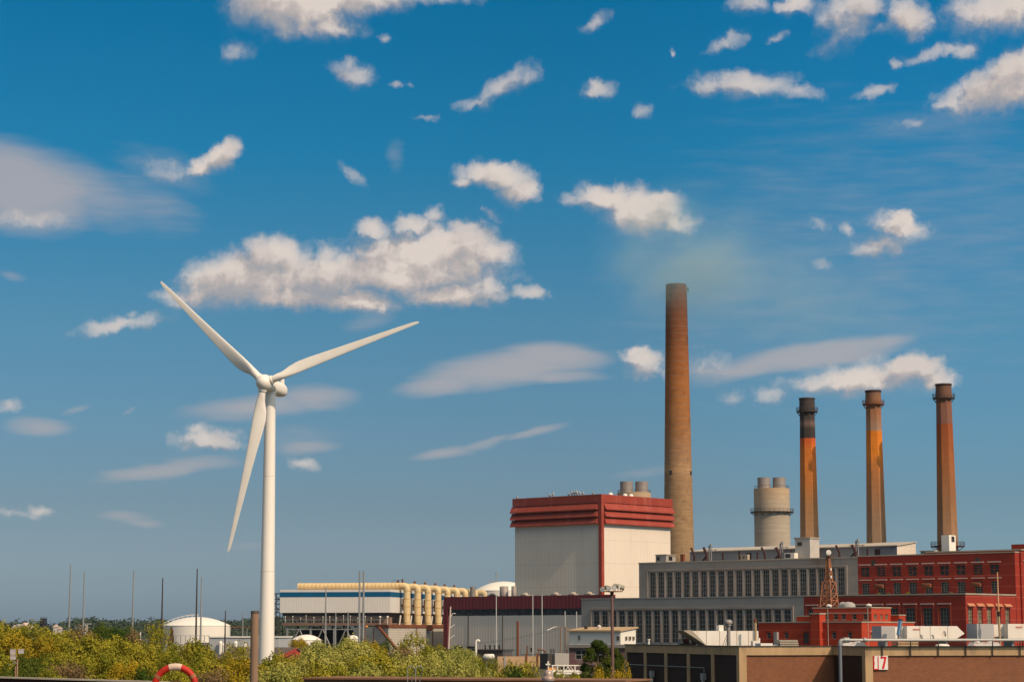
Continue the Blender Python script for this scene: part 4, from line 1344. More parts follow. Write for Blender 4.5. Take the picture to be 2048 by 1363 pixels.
q = px(1798, 1228, 462)
fr = Fr(q.x, q.y, -42)
t = fthing('brick_stair_head', 'small red brick stair head right of the upper brick office', 'stair head', fr, 'small brick stair heads')
z3 = fr.z(1230)
MB().box(fr.x(1775, 0, 11), 0, 0, fr.y(1811, 0, 11), 0, z3).build('wall', M['brick2'], t)
MB().box(fr.x(1775, 0, 11) - .1, .1, -.1, fr.y(1811, 0, 11) + .1, z3, z3 + .22).build('coping', M['coping'], t)
q = px(1619, 1231, 470)
fr = Fr(q.x, q.y, -42)
t = fthing('brick_stair_head', 'small red brick stair head left of the brick pillar', 'stair head', fr, 'small brick stair heads')
z3 = fr.z(1232)
MB().box(fr.x(1593, 0, 11), 0, 0, 4, 0, z3).build('wall', M['brick2'], t)
MB().box(fr.x(1593, 0, 11) - .1, .1, -.1, 4.1, z3, z3 + .22).build('coping', M['coping'], t)

# lamp masts on the offices
for u, vt, vb, Y, lab in ((1657, 1211, 1242, 447, 'thin pale lamp pole before the upper brick office, under the lattice tower'), (1737, 1210, 1236, 447, 'thin pale lamp pole at the right end of the upper brick office')):
    q = px(u, vb + 60, Y)
    zt = px(u, vt, Y).z
    t = thing('lamp_pole', lab, 'lamp', (q.x, Y, 0), 0, 'lamp poles before the brick office')
    MB().tube([(0, 0, 0), (0, 0, zt)], .07, 8).build('pole', M['coping'], t)
    MB().tube([(-.2, 0, zt - .1), (.15, 0, zt + .1), (.75, -.2, zt - .1)], [.15, .35, .3], 8).build('hood', M['tank'], t)

# ---- rusty lattice tower with round lamp
q = px(1658.5, 1213, OF2.w(OF2.x(1658, 3, 14), 3).y)
z0 = z2 + .245
t = thing('lattice_tower', 'rusty four legged lattice tower with a round white searchlight on top', 'lattice tower', (q.x, q.y, z0), UP.rz)
ztop = px(1660, 1113, q.y).z - z0
zmid = px(1660, 1163, q.y).z - z0
m_px = F / (q.y * CP)
hw0, hw1, hw2 = 13.2 / m_px, 9.2 / m_px, 2.3 / m_px
def hw(z):
    return hw0 + (hw1 - hw0) * z / zmid if z < zmid else hw1 * .62 + (hw2 - hw1 * .62) * (z - zmid) / (ztop - zmid)
lev = [0, zmid * .28, zmid * .56, zmid, zmid + (ztop - zmid) * .25, zmid + (ztop - zmid) * .5, zmid + (ztop - zmid) * .75, ztop]
S4 = [(-1, -1), (1, -1), (1, 1), (-1, 1)]
for sx_, sy_ in S4:
    MB().tube([(sx_ * hw0, sy_ * hw0, 0), (sx_ * hw1, sy_ * hw1, zmid)], .16, 6).tube([(sx_ * hw1 * .62, sy_ * hw1 * .62, zmid), (sx_ * hw2, sy_ * hw2, ztop)], .14, 6).build('leg', M['rustlight'], t)
br = MB()
for a, b_ in zip(lev, lev[1:]):
    ha_, hb_ = hw(a + .001), hw(b_ - .001)
    for (s0, s1) in zip(S4, S4[1:] + S4[:1]):
        br.tube([(s0[0] * ha_, s0[1] * ha_, a), (s1[0] * hb_, s1[1] * hb_, b_)], .09, 5)
        br.tube([(s1[0] * ha_, s1[1] * ha_, a), (s0[0] * hb_, s0[1] * hb_, b_)], .09, 5)
        br.tube([(s0[0] * hb_, s0[1] * hb_, b_), (s1[0] * hb_, s1[1] * hb_, b_)], .10, 5)
br.build('bracing', M['rustlight'], t)
lad = MB()
for s in (-.22, .22):
    lad.tube([(s, -.9, 0), (s * .8, -.25, ztop)], .08, 5)
for k in range(26):
    f = k / 26
    lad.tube([(-.22, -.9 + .65 * f, ztop * f), (.22, -.9 + .65 * f, ztop * f)], .05, 4)
lad.build('ladder', mat('bright_rust', (.46, .15, .05), .8), t)
MB().box(-.75, .75, -.75, .75, ztop, ztop + .14).tube([(.7, -.7, ztop), (.7, -.7, ztop + 1.7)], .04, 5).tube([(.7, .7, ztop - 1.0), (1.2, .3, ztop - 1.0), (1.2, .3, ztop + .5)], .05, 5).build('platform', M['rust'], t)
sl_o = MB().tube([(0, .5, ztop + .95), (0, -.15, ztop + .95), (0, -.35, ztop + .95)], [.30, .60, .62], 20).build('searchlight', M['dksteel'], t)
MB().lathe([(.0, .04), (.35, .03), (.56, 0)], 20).build('lens', M['lens'], sl_o)
ln = bpy.data.objects[sl_o.children[0].name]
ln.location = (0, -.37, ztop + .95)
ln.rotation_euler = (math.pi / 2, 0, 0)
sl_o.rotation_euler = (0, 0, R(50))
sl_o.location = (0, 0, 0)
for f in (1.35, 1.95):
    z = zmid + (ztop - zmid) * (.15 if f < 1.5 else .45)
    MB().tube([(.9, -.5, z), (.9, -.5, z + .55)], .2, 8).build('antenna', M['tank'], t)

# ================================================================== TAN BRICK SHED, NEAR
SW = Fr(px(1478, 1293, 170).x, 170, 15)    # corner: x along the sunlit wall
RW = Fr(SW.w(SW.x(1666, 0, 7.9), 0).x, SW.w(SW.x(1666, 0, 7.9), 0).y, 15)
ZS = SW.z(1292.3)
xe = SW.x(1666, 0, 7.9)
# project forward block
pj = None
for k in range(1, 120):
    w_ = k * .1
    p_ = RW.w(0, -w_)
    fw = p_.y * CP + (ZS - CH) * SP
    if 1024 + F * p_.x / fw > 1729.7:
        pj = w_
        break
LL = None
for k in range(1, 600):
    w_ = k * .1
    p_ = SW.w(0, w_)
    if 1024 + F * p_.x / (p_.y * CP + (ZS - CH) * SP) < 1250:
        LL = w_
        break
t = fthing('brick_shed', 'long flat roofed brick shed with tan concrete frame at the bottom right', 'building', SW)
bd = .66
x_far = xe + 34
MB().box(.14, xe + .1, .14, LL, 0, ZS - bd).box(xe + .14, x_far, -pj + .14, LL, 0, ZS - bd).build('wall', M['shed_brick'], t)
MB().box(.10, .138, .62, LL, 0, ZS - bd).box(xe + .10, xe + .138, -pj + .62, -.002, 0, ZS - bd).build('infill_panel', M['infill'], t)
MB().box(0, xe, 0, .5, ZS - bd, ZS).box(0, .5, .5, LL, ZS - bd, ZS).box(xe, xe + .5, -pj + .5, .5, ZS - bd, ZS).box(xe, x_far, -pj, -pj + .5, ZS - bd, ZS).build('parapet_beam', M['shed_conc'], t)
MB().box(-.06, xe - .06, -.06, .6, ZS, ZS + .07).box(-.06, .6, .6, LL, ZS, ZS + .07).box(xe - .06, x_far, -pj - .06, -pj + .6, ZS, ZS + .07).box(xe - .06, xe + .6, -pj + .6, .6, ZS, ZS + .07).build('edge_flashing', M['roof'], t)
MB().box(.5, xe, .5, LL, ZS - bd, ZS - .35).box(xe + .5, x_far, -pj + .5, LL, ZS - bd, ZS - .35).build('roof', M['roof'], t)
def cols_left():
    for u in (1251, 1289.5, 1330.8, 1375.8, 1424.5):
        yield SW.y(u, 0, 7)
pz = ZS - bd
for yy in cols_left():
    MB().box(.002, .3, yy - .32, yy + .32, 0, pz).build('pilaster', M['shed_conc'], t)
MB().box(0, .62, 0, .62, 0, pz).build('pilaster', M['shed_conc'], t)
MB().box(xe, xe + .62, -pj, -pj + .62, 0, pz).build('pilaster', M['shed_conc'], t)
MB().tube([(-.05, SW.y(1424 - 15, 0, 7), ZS - 1.75), (-.05, LL, ZS - 1.75)], .035, 6).tube([(-.05, SW.y(1409, 0, 7), ZS - 2.2), (-.05, SW.y(1409, 0, 7), ZS - 1.75)], .035, 6).build('conduit', M['steel'], t)
for u, hx in ((1306.5, 'left'), (1409, 'right')):
    yy = SW.y(u, 0, 7)
    o = MB().box(-.28, .02, yy - .3, yy + .3, ZS - 2.75, ZS - 2.2)
    lp = o.build('wall_light', M['steel'], t)
    MB().lathe([(0, ZS - 3.25), (.15, ZS - 3.15), (.17, ZS - 2.95), (.08, ZS - 2.752)], 10, -.15, yy).build('lamp', M['tank'], lp)

# sign
xs0, xs1, xs2 = SW.x(1746.4, -pj, 7), SW.x(1756.5, -pj, 7), SW.x(1775.5, -pj, 7)
zs0, zs1 = ZS - bd - 1.05, ZS - bd + .0
sg = thing('number_sign', 'white sign with red number 17 hung on the brick shed wall', 'sign', SW.w(xs0, -pj, 0), SW.rz)
w1, w2 = xs1 - xs0, xs2 - xs0
MB().box(w1 + .02, w2, -.02, .1, zs0, zs1).build('panel', M['sign_white'], sg)
MB().prism([(.08, zs0), (w1, zs0), (w1, zs1), (.05, zs1), (.11, zs1 - .2), (.06, zs1 - .4), (.12, zs1 - .65), (.07, zs1 - .8)], 0.0, .1, 'y').build('panel', M['sign_white'], sg)
MB().prism([(0, zs0), (.10, zs0 + .08), (.05, zs0 + .3), (.11, zs0 + .5), (.07, zs0 + .75), (.12, zs1 - .02), (.0, zs1)], -.03, .095, 'y').prism([(.07, zs0 - .01), (w1, zs0 - .01), (w1, zs0 + .08), (.12, zs0 + .07)], -.03, -.001, 'y').box(w1 - .05, w1 + .015, -.03, .09, zs0 + .1, zs1 - .06).build('numeral', M['sign_red'], sg)
cx0 = w1 + .02
wd_, hh_ = w2 - cx0, zs1 - zs0
def sgn(x, z):
    return (cx0 + x * wd_, zs0 + z * hh_)
MB().prism([sgn(.20, .94), sgn(.20, .80), sgn(.62, .80), sgn(.32, .06), sgn(.56, .06), sgn(.84, .84), sgn(.84, .94)], -.034, -.021, 'y').build('numeral', M['sign_red'], sg)

# handrail posts with cables along the parapet
zrl = px(1800, 1275.5, SW.w(xe + 5, -pj).y).z
rt_ = thing('cable_railing', 'thin dark post and cable railing along the shed roof edge', 'railing', SW.w(0, -pj, 0), SW.rz)
posts = [1764.5, 1821, 1876.5, 1931.5, 1985, 2040]
for u in posts:
    x = SW.x(u, -pj - .1, 8)
    MB().box(x - .035, x + .035, -.14, -.07, ZS - bd - .02, zrl).build('post', M['dksteel'], rt_)
for u in (1691.5, 1703.5, 1716):
    x = SW.x(u, 2, 8)
x0r, x1r = SW.x(1764.5, -pj - .1, 8), SW.x(2060, -pj - .1, 8)
for k, zc in enumerate((zrl - .03, zrl - .35)):
    MB().tube([(x0r, -.105, zc), (x1r, -.105, zc)], .012, 4).build('cable', M['dksteel'], rt_)

# white pipe line with blue grey downpipe
zpi = px(1700, 1279, SW.w(xe, -pj - 1).y).z
t = thing('pipe_line', 'white pipe along the shed roof turning down as a blue grey post', 'pipe', SW.w(0, -pj - .7, 0), SW.rz)
xd = SW.x(1680, -pj - .7, 8)
MB().tube([(xd + .25, 0, zpi), (SW.x(2070, -pj - .7, 8), 0, zpi)], .10, 12).build('pipe', M['pale_steel'], t)
MB().tube([(xd + .35, 0, zpi), (xd + .1, 0, zpi - .02), (xd, 0, zpi - .15), (xd, 0, zpi - .4)], .14, 12).tube([(xd + .3, 0, zpi), (xd + .75, 0, zpi)], .2, 12).tube([(SW.x(1727, -pj - .7, 8), 0, zpi), (SW.x(1732, -pj - .7, 8), 0, zpi)], .19, 12).build('elbow', M['steel'], t)
MB().tube([(xd, 0, 0), (xd, 0, zpi - .35)], .13, 12).build('post', mat('blue_grey_paint', (.17, .19, .22), .5), t)

# ---- plant on the shed roof
ZR = ZS - .35
def shed_pt(u, ly):
    return SW.x(u, ly, ZS), ly


lyd = SW.y(1368, 0, 8) + 1.0
q0, q1 = SW.x(1390, lyd, 8), SW.x(1517, lyd, 8)
xl_ = SW.x(1368, lyd, 8)
t = thing('air_handler', 'long white roof duct with a slanted intake hood at its left end', 'air handler', SW.w(0, lyd, 0), SW.rz, 'white roof air handlers')
zt_, zb_ = SW.z(1260.5, q0, lyd), SW.z(1290, q0, lyd)
xs_ = SW.x(1413, lyd, 8)
xm_ = SW.x(1385.5, lyd, 8)
MB().prism([(xs_, zb_), (q1, zb_), (q1, zt_), (xm_, zt_)], 0, 2.0, 'y').build('duct', M['duct_white'], t)
MB().prism([(xl_, zt_), (xs_, zb_), (xs_ - .05, zb_ + .0), (xm_ - .02, zt_ - .005), (xm_ - .02, zt_ + .05), (xl_, zt_ + .05)], -.02, 2.02, 'y').build('intake_hood', M['coping'], t)
for u in (1413, 1439.5, 1474, 1497.5):
    x = SW.x(u, lyd, 8)
    MB().box(x - .02, x + .02, -.02, -.002, zb_, zt_).build('seam', M['coping'], t)
MB().box(q1 - .5, q1 - .25, -.03, -.002, zb_, zt_).build('flexible_joint', M['steel'], t)
for xx in (xs_ + .4, q1 - .6):
    MB().box(xx, xx + .15, .2, 1.8, ZR, zb_).build('support', M['steel'], t)
MB().box(SW.x(1441, lyd, 8), SW.x(1450, lyd, 8), .3, 1.0, zt_, SW.z(1249, q0, lyd)).build('box', M['tank'], t)

p = SW.w(*shed_pt(1457.5, SW.y(1450, 0, 8) + .6), ZR)
t = thing('mushroom_vent', 'brown steel vent pipe with a mushroom cap in front of the white roof duct', 'vent', p, SW.rz)
h_ = px(1457, 1238, p.y).z - p.z
MB().tube([(0, 0, 0), (0, 0, h_ - .35)], .15, 14).build('pipe', M['silver'], t)
MB().lathe([(.17, h_ - .55), (.24, h_ - .5), (.24, h_ - .38), (.16, h_ - .33), None, (.31, h_ - .33), (.34, h_ - .18), (.24, h_ - .04), (0, h_)], 16).build('cap', M['silver'], t)
MB().tube([(-.05, 0, h_ * .6), (-.62, .2, 0)], .02, 5).tube([(-.05, 0, h_ * .6), (-.5, -.35, 0)], .02, 5).build('stay', M['dksteel'], t)

p = SW.w(*shed_pt(1511.5, lyd - 1.5), ZR)
t = thing('exhaust_pipe', 'pale exhaust pipe with brown top at the right end of the white duct', 'exhaust pipe', p, SW.rz)
h_ = px(1511, 1236.5, p.y).z - p.z
MB().tube([(0, 0, 0), (0, 0, h_ * .9)], .1, 12).build('pipe', M['tan_roof'], t)
MB().tube([(0, 0, h_ * .88), (0, 0, h_)], .12, 12).build('top', M['rust'], t)
MB().box(-.35, .3, -.25, .25, .35, .75).box(-.25, .25, -.2, .2, 0, .35).tube([(.3, 0, 0), (.3, 0, 1.0)], .1, 10).build('blower', M['duct_white'], t)


def slab_stack(u0, u1, vt, lab, n, ly, m):
    xa_, xb_ = SW.x(u0, ly, 8), SW.x(u1, ly, 8)
    p = SW.w((xa_ + xb_) / 2, ly, ZR)
    h_ = px(u0, vt, p.y).z - p.z
    w_ = (xb_ - xa_) / 2
    mb = MB()
    rr_ = random.Random(n + int(u0))
    for k in range(n):
        e = rr_.uniform(-.04, .04)
        mb.box(-w_ + e, w_ + e, 0, 1.2, h_ * k / n + .015, h_ * (k + 1) / n - .035)
    for e in (-w_ * .6, w_ * .5):
        mb.box(e, e + .06, .05, 1.1, 0, h_ - .04)
    tag(mb.build('panel_stack', m, None, p, SW.rz), lab, 'panel stack', 'stacked panels on the shed roof')


slab_stack(1559.5, 1596.5, 1278, 'stack of pale panels on the shed roof in front of the brick office door', 5, 1.4, M['coping'])
slab_stack(1521, 1545, 1284.5, 'low stack of pale panels just right of the exhaust pipe', 2, 1.4, M['tank'])
slab_stack(1796.5, 1837, 1281.5, 'stack of pale slats under the pointed white roof unit', 4, -pj + 1.2, M['tan_roof'])
p = SW.w(*shed_pt(1552, 1.6), ZR)
tag(MB().box(-.33, .33, 0, .8, 0, .36).box(-.36, .36, -.03, .83, .36, .44).box(-.2, .16, .1, .5, .44, .5).build('roof_cabinet', M['steel'], None, p, SW.rz), 'small grey cabinet beside the pale panel stack on the shed roof', 'cabinet')
p = SW.w(*shed_pt(1375, SW.y(1356, 0, 8) + 2.2), ZR)
tag(MB().box(-.7, .5, 0, .5, 0, .55).tube([(.0, .2, .5), (-.05, .2, .95)], .28, 8).box(.55, .8, 0, .4, 0, 1.0).build('motor_unit', M['rustdark'], None, p, SW.rz), 'dark motor unit at the far edge of the shed roof, left of the white duct', 'motor')
for u, lab in ((1297.5, 'short white stub pipe at the far left of the shed roof'), (1359, 'short grey capped stub pipe left of the dark motor unit')):
    ly_ = SW.y(u - 8, 0, 8) + .6
    p = SW.w(*shed_pt(u, ly_), ZR)
    h_ = px(u, 1277, p.y).z - p.z
    tag(MB().tube([(0, 0, 0), (0, 0, h_)], .085, 10).tube([(0, 0, h_ - .1), (0, 0, h_)], .14, 10).build('stub_pipe', M['tank'] if u < 1300 else M['steel'], None, p, SW.rz), lab, 'stub pipe', 'stub pipes on the shed roof')

# pointed white unit
ly = -pj + 4.0
t = thing('air_handler', 'white roof unit with a pointed right end and a grey left end', 'air handler', SW.w(0, ly, 0), SW.rz, 'white roof air handlers')
xa_, xb_, xc_, xd_ = SW.x(1763.5, ly, 8), SW.x(1791, ly, 8), SW.x(1813.5, ly, 8), SW.x(1914, ly, 8)
xe_ = SW.x(1928.5, ly, 8)
z1_, z0_ = SW.z(1251, xd_, ly), SW.z(1278, xd_, ly)
zm_ = SW.z(1266, xd_, ly)
MB().prism([(xa_, z0_), (xb_, z0_), (xb_, z1_), (xa_, z1_)], 0, 1.8, 'y').build('plenum', mat('grey_white', (.44, .42, .41), .6), t)
MB().box(xb_, xc_, .5, 1.8, z0_, z1_ - .05).build('neck', M['duct_white'], t)
MB().prism([(xc_, z0_), (xd_ - .2, z0_), (xe_, zm_), (xd_, z1_), (xc_, z1_)], -.1, 1.9, 'y').build('housing', M['duct_white'], t)
for u in (1839.5, 1860, 1895):
    x = SW.x(u, ly, 8)
    MB().box(x - .015, x + .015, -.12, -.102, z0_, z1_).build('seam', M['coping'], t)
x = SW.x(1833, ly, 8)
MB().box(x - .32, x + .3, -.125, -.102, z1_ - .32, z1_ - .2).build('warning_plate', mat('faded_red', (.55, .22, .16), .7), t)
for u, s in ((1889, .2), (1842, .14), (1865, .14)):
    x = SW.x(u, ly, 8)
    zc = zm_ if s > .15 else z0_ + .25
    MB().tube([(x - .08, -.14, zc + s), (x + .03, -.2, zc + s * .3), (x + .06, -.14, zc - s)], .03, 6).build('handle', M['dksteel'], t)
for xx in (xa_ + .4, xc_ + .6, xd_ - .9):
    MB().box(xx, xx + .2, .2, 1.6, ZR, z0_).build('support', M['steel'], t)
MB().lathe([(.55, 0), (.62, .12), (.5, .26), (.1, .32), (0, .32)], 16).build('drain_pan', M['duct_white'], t, (SW.x(1880, ly, 8), -.4, ZR + .25))

p = SW.w(*shed_pt(1799, -pj + 2.6), ZR)
t = thing('exhaust_stack', 'shiny leaning exhaust stack in front of the pointed white unit', 'exhaust stack', p, SW.rz)
h_ = px(1801, 1237, p.y).z - p.z
MB().tube([(-.06, 0, 0), (-.02, 0, h_ * .55)], .12, 12).build('pipe', M['silver'], t)
MB().tube([(-.06, 0, h_ * .5), (.16, 0, h_ * .97)], .17, 14).build('muffler', mat('chrome', (.55, .58, .62), .22, metal=.9), t)
MB().tube([(.155, 0, h_ * .95), (.185, 0, h_)], .19, 14).build('cap', M['dksteel'], t)

# right hand white unit
ly2 = -pj + 4.6
t = thing('air_handler', 'square white roof unit with a grey left end at the right edge of the photo', 'air handler', SW.w(0, ly2, 0), SW.rz, 'white roof air handlers')
xa_, xb_, xc_, xd_ = SW.x(1955, ly2, 8), SW.x(1989, ly2, 8), SW.x(2015, ly2, 8), SW.x(2110, ly2, 8)
z1_, z0_ = SW.z(1246.5, xc_, ly2), SW.z(1279.5, xc_, ly2)
MB().box(xa_, xb_, 0, 1.8, z0_, z1_).build('plenum', mat('grey_white', (.44, .42, .41), .6), t)
MB().box(xb_, xc_, .6, 1.8, z0_ + .3, z1_ - .05).build('neck', M['duct_white'], t)
MB().box(xc_, xd_, -.15, 1.95, z0_, z1_).build('housing', M['duct_white'], t)
x = SW.x(2037, ly2, 8)
MB().box(x - .28, x + .28, -.18, -.152, z1_ - .32, z1_ - .2).build('warning_plate', mat('faded_red', (.55, .22, .16), .7), t)
for xx in (xa_ + .3, xc_ + .5):
    MB().box(xx, xx + .2, .2, 1.6, ZR, z0_).build('support', M['steel'], t)
p = SW.w(*shed_pt(1999.5, -pj + 3.0), ZR)
t = thing('painted_mast', 'tall thin orange and white pole standing before the right hand white unit', 'pole', p, SW.rz)
h_ = px(1999, 1143, p.y).z - p.z
MB().tube([(.05, 0, 0), (0, 0, h_ * .45)], .09, 10).build('lower_pole', M['tan_roof'], t)
MB().tube([(0, 0, h_ * .45), (-.02, 0, h_)], [.07, .045], 10).build('upper_pole', mat('orange_pole', (.70, .24, .06), .6, (.62, .42, .26), 1.2, .4), t)
MB().tube([(0, 0, h_ * .44), (0, 0, h_ * .5)], .13, 10).build('collar', M['rustdark'], t)

# rusty white tanks
for u0, u1, lab in ((1684.5, 1733.5, 'low white tank with rust runs at the corner of the shed roof'), (1945, 2002, 'low white tank with red brown stains under the right hand roof unit')):
    lyt = -pj + 1.0 if u0 > 1900 else .9
    xa_, xb_ = SW.x(u0, lyt, 8), SW.x(u1, lyt, 8)
    if u0 < 1900:
        xa_, xb_ = xa_, xb_
    p = SW.w((xa_ + xb_) / 2, lyt, ZR)
    w_ = (xb_ - xa_) / 2
    h_ = px(u0, 1283, p.y).z - p.z
    t = thing('roof_tank', lab, 'tank', p, SW.rz, 'low white tanks on the shed roof')
    MB().prism([(-w_, 0), (w_, 0), (w_, h_ * .6), (w_ - .22, h_), (-w_ + .22, h_), (-w_, h_ * .6)], 0, .9, 'y').build('body', mat('rusted_white', (.66, .64, .62), .6, (.60, .57, .54), .5, .5, c3=(.38, .07, .03), size3=.28, amt3=.9), t)
    MB().tube([(-w_ * .5, .45, h_), (-w_ * .5, .45, h_ + .14)], .22, 10).tube([(w_ * .45, .45, h_), (w_ * .45, .45, h_ + .14)], .22, 10).build('hatch', M['tank'], t)

# ================================================================== WIND TURBINE
Y = 483.0
b0 = px(533, 1322, Y)
hub_px = px(527, 765, Y)
zt = px(542.5, 786, Y).z
tower_x = px(539, 900, Y).x
t = thing('wind_turbine', 'tall white three bladed wind turbine with a round hub', 'wind turbine', (tower_x, Y, 0))
m_px = F / (Y * CP)
r0, r1 = 15.6 / m_px, 10.6 / m_px
MB().lathe([(r0 * 1.02, 0), (r1, zt)], 48).build('tower', M['white'], t)
MB().lathe([(r0 + (r1 - r0) * f + .03, zt * f - .05) for f in (.36, .361)], 48).lathe([(r0 + (r1 - r0) * f + .03, zt * f - .05) for f in (.70, .7007)], 48).build('tower_joint', M['coping'], t)
yaw, tilt = R(20), R(4.85)
nax = Vector((-math.sin(yaw) * math.cos(tilt), -math.cos(yaw) * math.cos(tilt), math.sin(tilt)))
e1 = Vector((0, 0, 1)).cross(-nax).normalized()
e1 = -e1 if e1.x < 0 else e1
e2 = e1.cross(nax).normalized()
e2 = -e2 if e2.z < 0 else e2
MAT = Matrix((e1, e2, nax)).transposed().to_4x4()       # local x = e1 (right), y = up, z = towards the viewer along the shaft
c0 = Vector((0, 0, zt + 1.55))
hubc = px(528.7, 764.7, 478.6) - Vector((tower_x, Y, 0))


def oriented(mb, name, m, parent, centre):
    o = mb.build(name, m, parent)
    o.matrix_local = Matrix.Translation(centre) @ MAT
    return o


# nacelle: rounded box lofted along the shaft (z axis = towards hub)
nm = MB()
secs = [(-7.0, .25), (-6.9, .75), (-6.4, 1.2), (-5.2, 1.5), (-1.0, 1.62), (1.2, 1.66), (2.2, 1.62), (3.1, 1.35)]
n = 24
vs = []
for z, s in secs:
    for k in range(n):
        a = 2 * math.pi * k / n
        ca, sa = math.cos(a), math.sin(a)
        p = 2.6
        rr_ = s / (abs(ca) ** p + abs(sa) ** p) ** (1 / p)
        vs.append((rr_ * ca, rr_ * sa * 1.02 + .1, z))
nm.add(vs, [(i * n + k, i * n + (k + 1) % n, (i + 1) * n + (k + 1) % n, (i + 1) * n + k) for i in range(len(secs) - 1) for k in range(n)], True)
nm.add(vs[:n], [tuple(range(n - 1, -1, -1))])
nac = oriented(nm, 'nacelle', M['white'], t, c0)
MB().prism([(-.3, 1.5), (.35, 1.5), (.22, 3.0), (-.12, 3.0)], -6.3, -5.4, 'z').build('sensor_fin', M['white'], nac)
MB().lathe([(r1 + .06, zt - .12), (r1 + .1, zt), (r1 + .1, zt + .5)], 40).build('yaw_ring', M['white'], t)
rot = oriented(MB().lathe([(1.4, -1.7), (1.72, -1.2), (1.85, -.4), (1.82, .3), (1.65, .95), (1.3, 1.5), (.8, 1.9), (.3, 2.08), (0, 2.1)], 40), 'hub', M['white'], t, hubc)
RB = 38.3
secs = [  # distance, chord, thickness, twist, chord offset (share ahead of the axis)
    (1.2, 1.62, 1.62, 0, .5), (2.6, 1.62, 1.60, 0, .5), (4.2, 1.95, 1.42, 24, .45), (6.2, 2.75, 1.05, 20, .34), (8.2, 3.05, .82, 16, .30), (11, 2.85, .62, 12, .28),
    (15, 2.42, .48, 8, .27), (20, 1.98, .36, 5, .26), (25, 1.62, .28, 3, .25), (30, 1.28, .2, 1, .25), (34, 1.0, .14, 0, .25), (37, .78, .10, 0, .25), (38, .55, .07, 0, .27), (38.4, .22, .04, 0, .3)]
fine_ = []
for q0_, q1_ in zip(secs, secs[1:]):
    fine_ += [tuple(a_ + (b_ - a_) * k / 4 for a_, b_ in zip(q0_, q1_)) for k in range(4)]
secs = fine_ + [secs[-1]]
for th in (-48.7, 71.3, 191.3):
    a = R(th)
    d = Vector((math.sin(a), math.cos(a), 0))
    tr = Vector((-math.cos(a), math.sin(a), 0))       # trailing side: counter clockwise seen from the front
    up_ = Vector((0, 0, 1))
    n = 20
    vs = []
    for (rr_, ch, th_, tw, fo) in secs:
        ct, st2 = math.cos(R(tw)), math.sin(R(tw))
        cdir = tr * ct - up_ * st2
        tdir = tr * st2 + up_ * ct
        rnd = 1.0 if rr_ < 3 else max(0, 1 - (rr_ - 3) / 4)
        for k in range(n):
            q_ = 2 * math.pi * k / n
            cx_ = math.cos(q_)
            tx = math.sin(q_) * (rnd + (1 - rnd) * (.62 - .38 * cx_))
            vs.append(d * rr_ + cdir * (ch * (.5 - fo) + cx_ * ch * .5) + tdir * tx * th_ * .5 + up_ * (-.037 * rr_))
    bl = MB()
    bl.add(vs, [(i * n + k, i * n + (k + 1) % n, (i + 1) * n + (k + 1) % n, (i + 1) * n + k) for i in range(len(secs) - 1) for k in range(n)], True)
    bl.add(vs[-n:], [tuple(range(n))])
    bo = oriented(bl, 'blade', M['white'], t, hubc)
    MB().tube([d * 1.55, d * 2.0], .98, 24).tube([d * 2.02, d * 2.1], .9, 24).build('blade_collar', M['joint'] if False else M['white'], bo)

# ================================================================== POLES
def pole(name, lab, cat, u, vt, Y, r, m, taper=.5, group=None):
    q = px(u, vt, Y)
    return tag(MB().tube([(0, 0, 0), (0, 0, q.z)], [r, r * taper], 10).build(name, m, None, (q.x, Y, 0)), lab, cat, group)


MG = 'thin lightning masts'
for u, vt, Y, lab in ((141.5, 1128, 620, 'tallest thin mast at far left'), (169, 1142, 640, 'thin mast second from the left, with a pale frame at its foot'), (267.5, 1140, 620, 'thin mast midway between the navy tank and the white domed tank'),
                      (325.5, 1155, 600, 'thin mast just left of the white domed tank'), (394.5, 1136, 600, 'tallest thin mast in front of the white domed tank'), (403.5, 1153, 640, 'thinner paler mast beside the tall one before the white domed tank'),
                      (451, 1220, 600, 'short dark mast at the right side of the white domed tank'), (486, 1224, 660, 'faint short mast between the domed tank and the brown pile'),
                      (652, 1172, 640, 'thin dark mast in front of the blue stripe'), (696, 1222, 620, 'short grey mast left of the beige block building'), (671.5, 1224, 660, 'dim short mast under the blue striped building')):
    pole('lightning_mast', lab, 'mast', u, vt, Y, .34 if vt < 1200 else .3, M['steel'] if u not in (325.5, 451, 394.5) else M['dksteel'], .45, MG)
for u, vt, Y, lab in ((719.5, 1141, 640, 'left one of the two tall grey poles crossing the blue stripe'), (727.5, 1141, 640, 'right one of the two tall grey poles crossing the blue stripe')):
    pole('tall_pole', lab, 'pole', u, vt, Y, .42, M['steel'], .6, 'tall grey poles')
for u, vt, lab in ((992.5, 1189, 'left'), (1065.5, 1188, 'middle'), (1084, 1188, 'right')):
    pole('flag_pole', 'slender pale grey pole before the maroon hall, %s one of the three tall ones' % lab, 'pole', u, vt, 560, .17, M['pale_steel'], .7, 'slender poles before the maroon hall')
for u, vt, lab in ((1130, 1221, 'left'), (1153, 1222, 'right')):
    pole('flag_pole', 'shorter slender pole reaching the dark ribbon window, %s one of the pair' % lab, 'pole', u, vt, 560, .17, M['pale_steel'], .7, 'slender poles before the maroon hall')
o = pole('rusty_pile', 'rusty orange brown upright pipe before the maroon hall', 'pipe', 1035.5, 1241, 420, .26, M['rust'], .95)
pole('utility_pole', 'short brown post on the concrete wall right of the rusty pipe', 'post', 1054.5, 1290, 420, .16, M['wood'], .9)
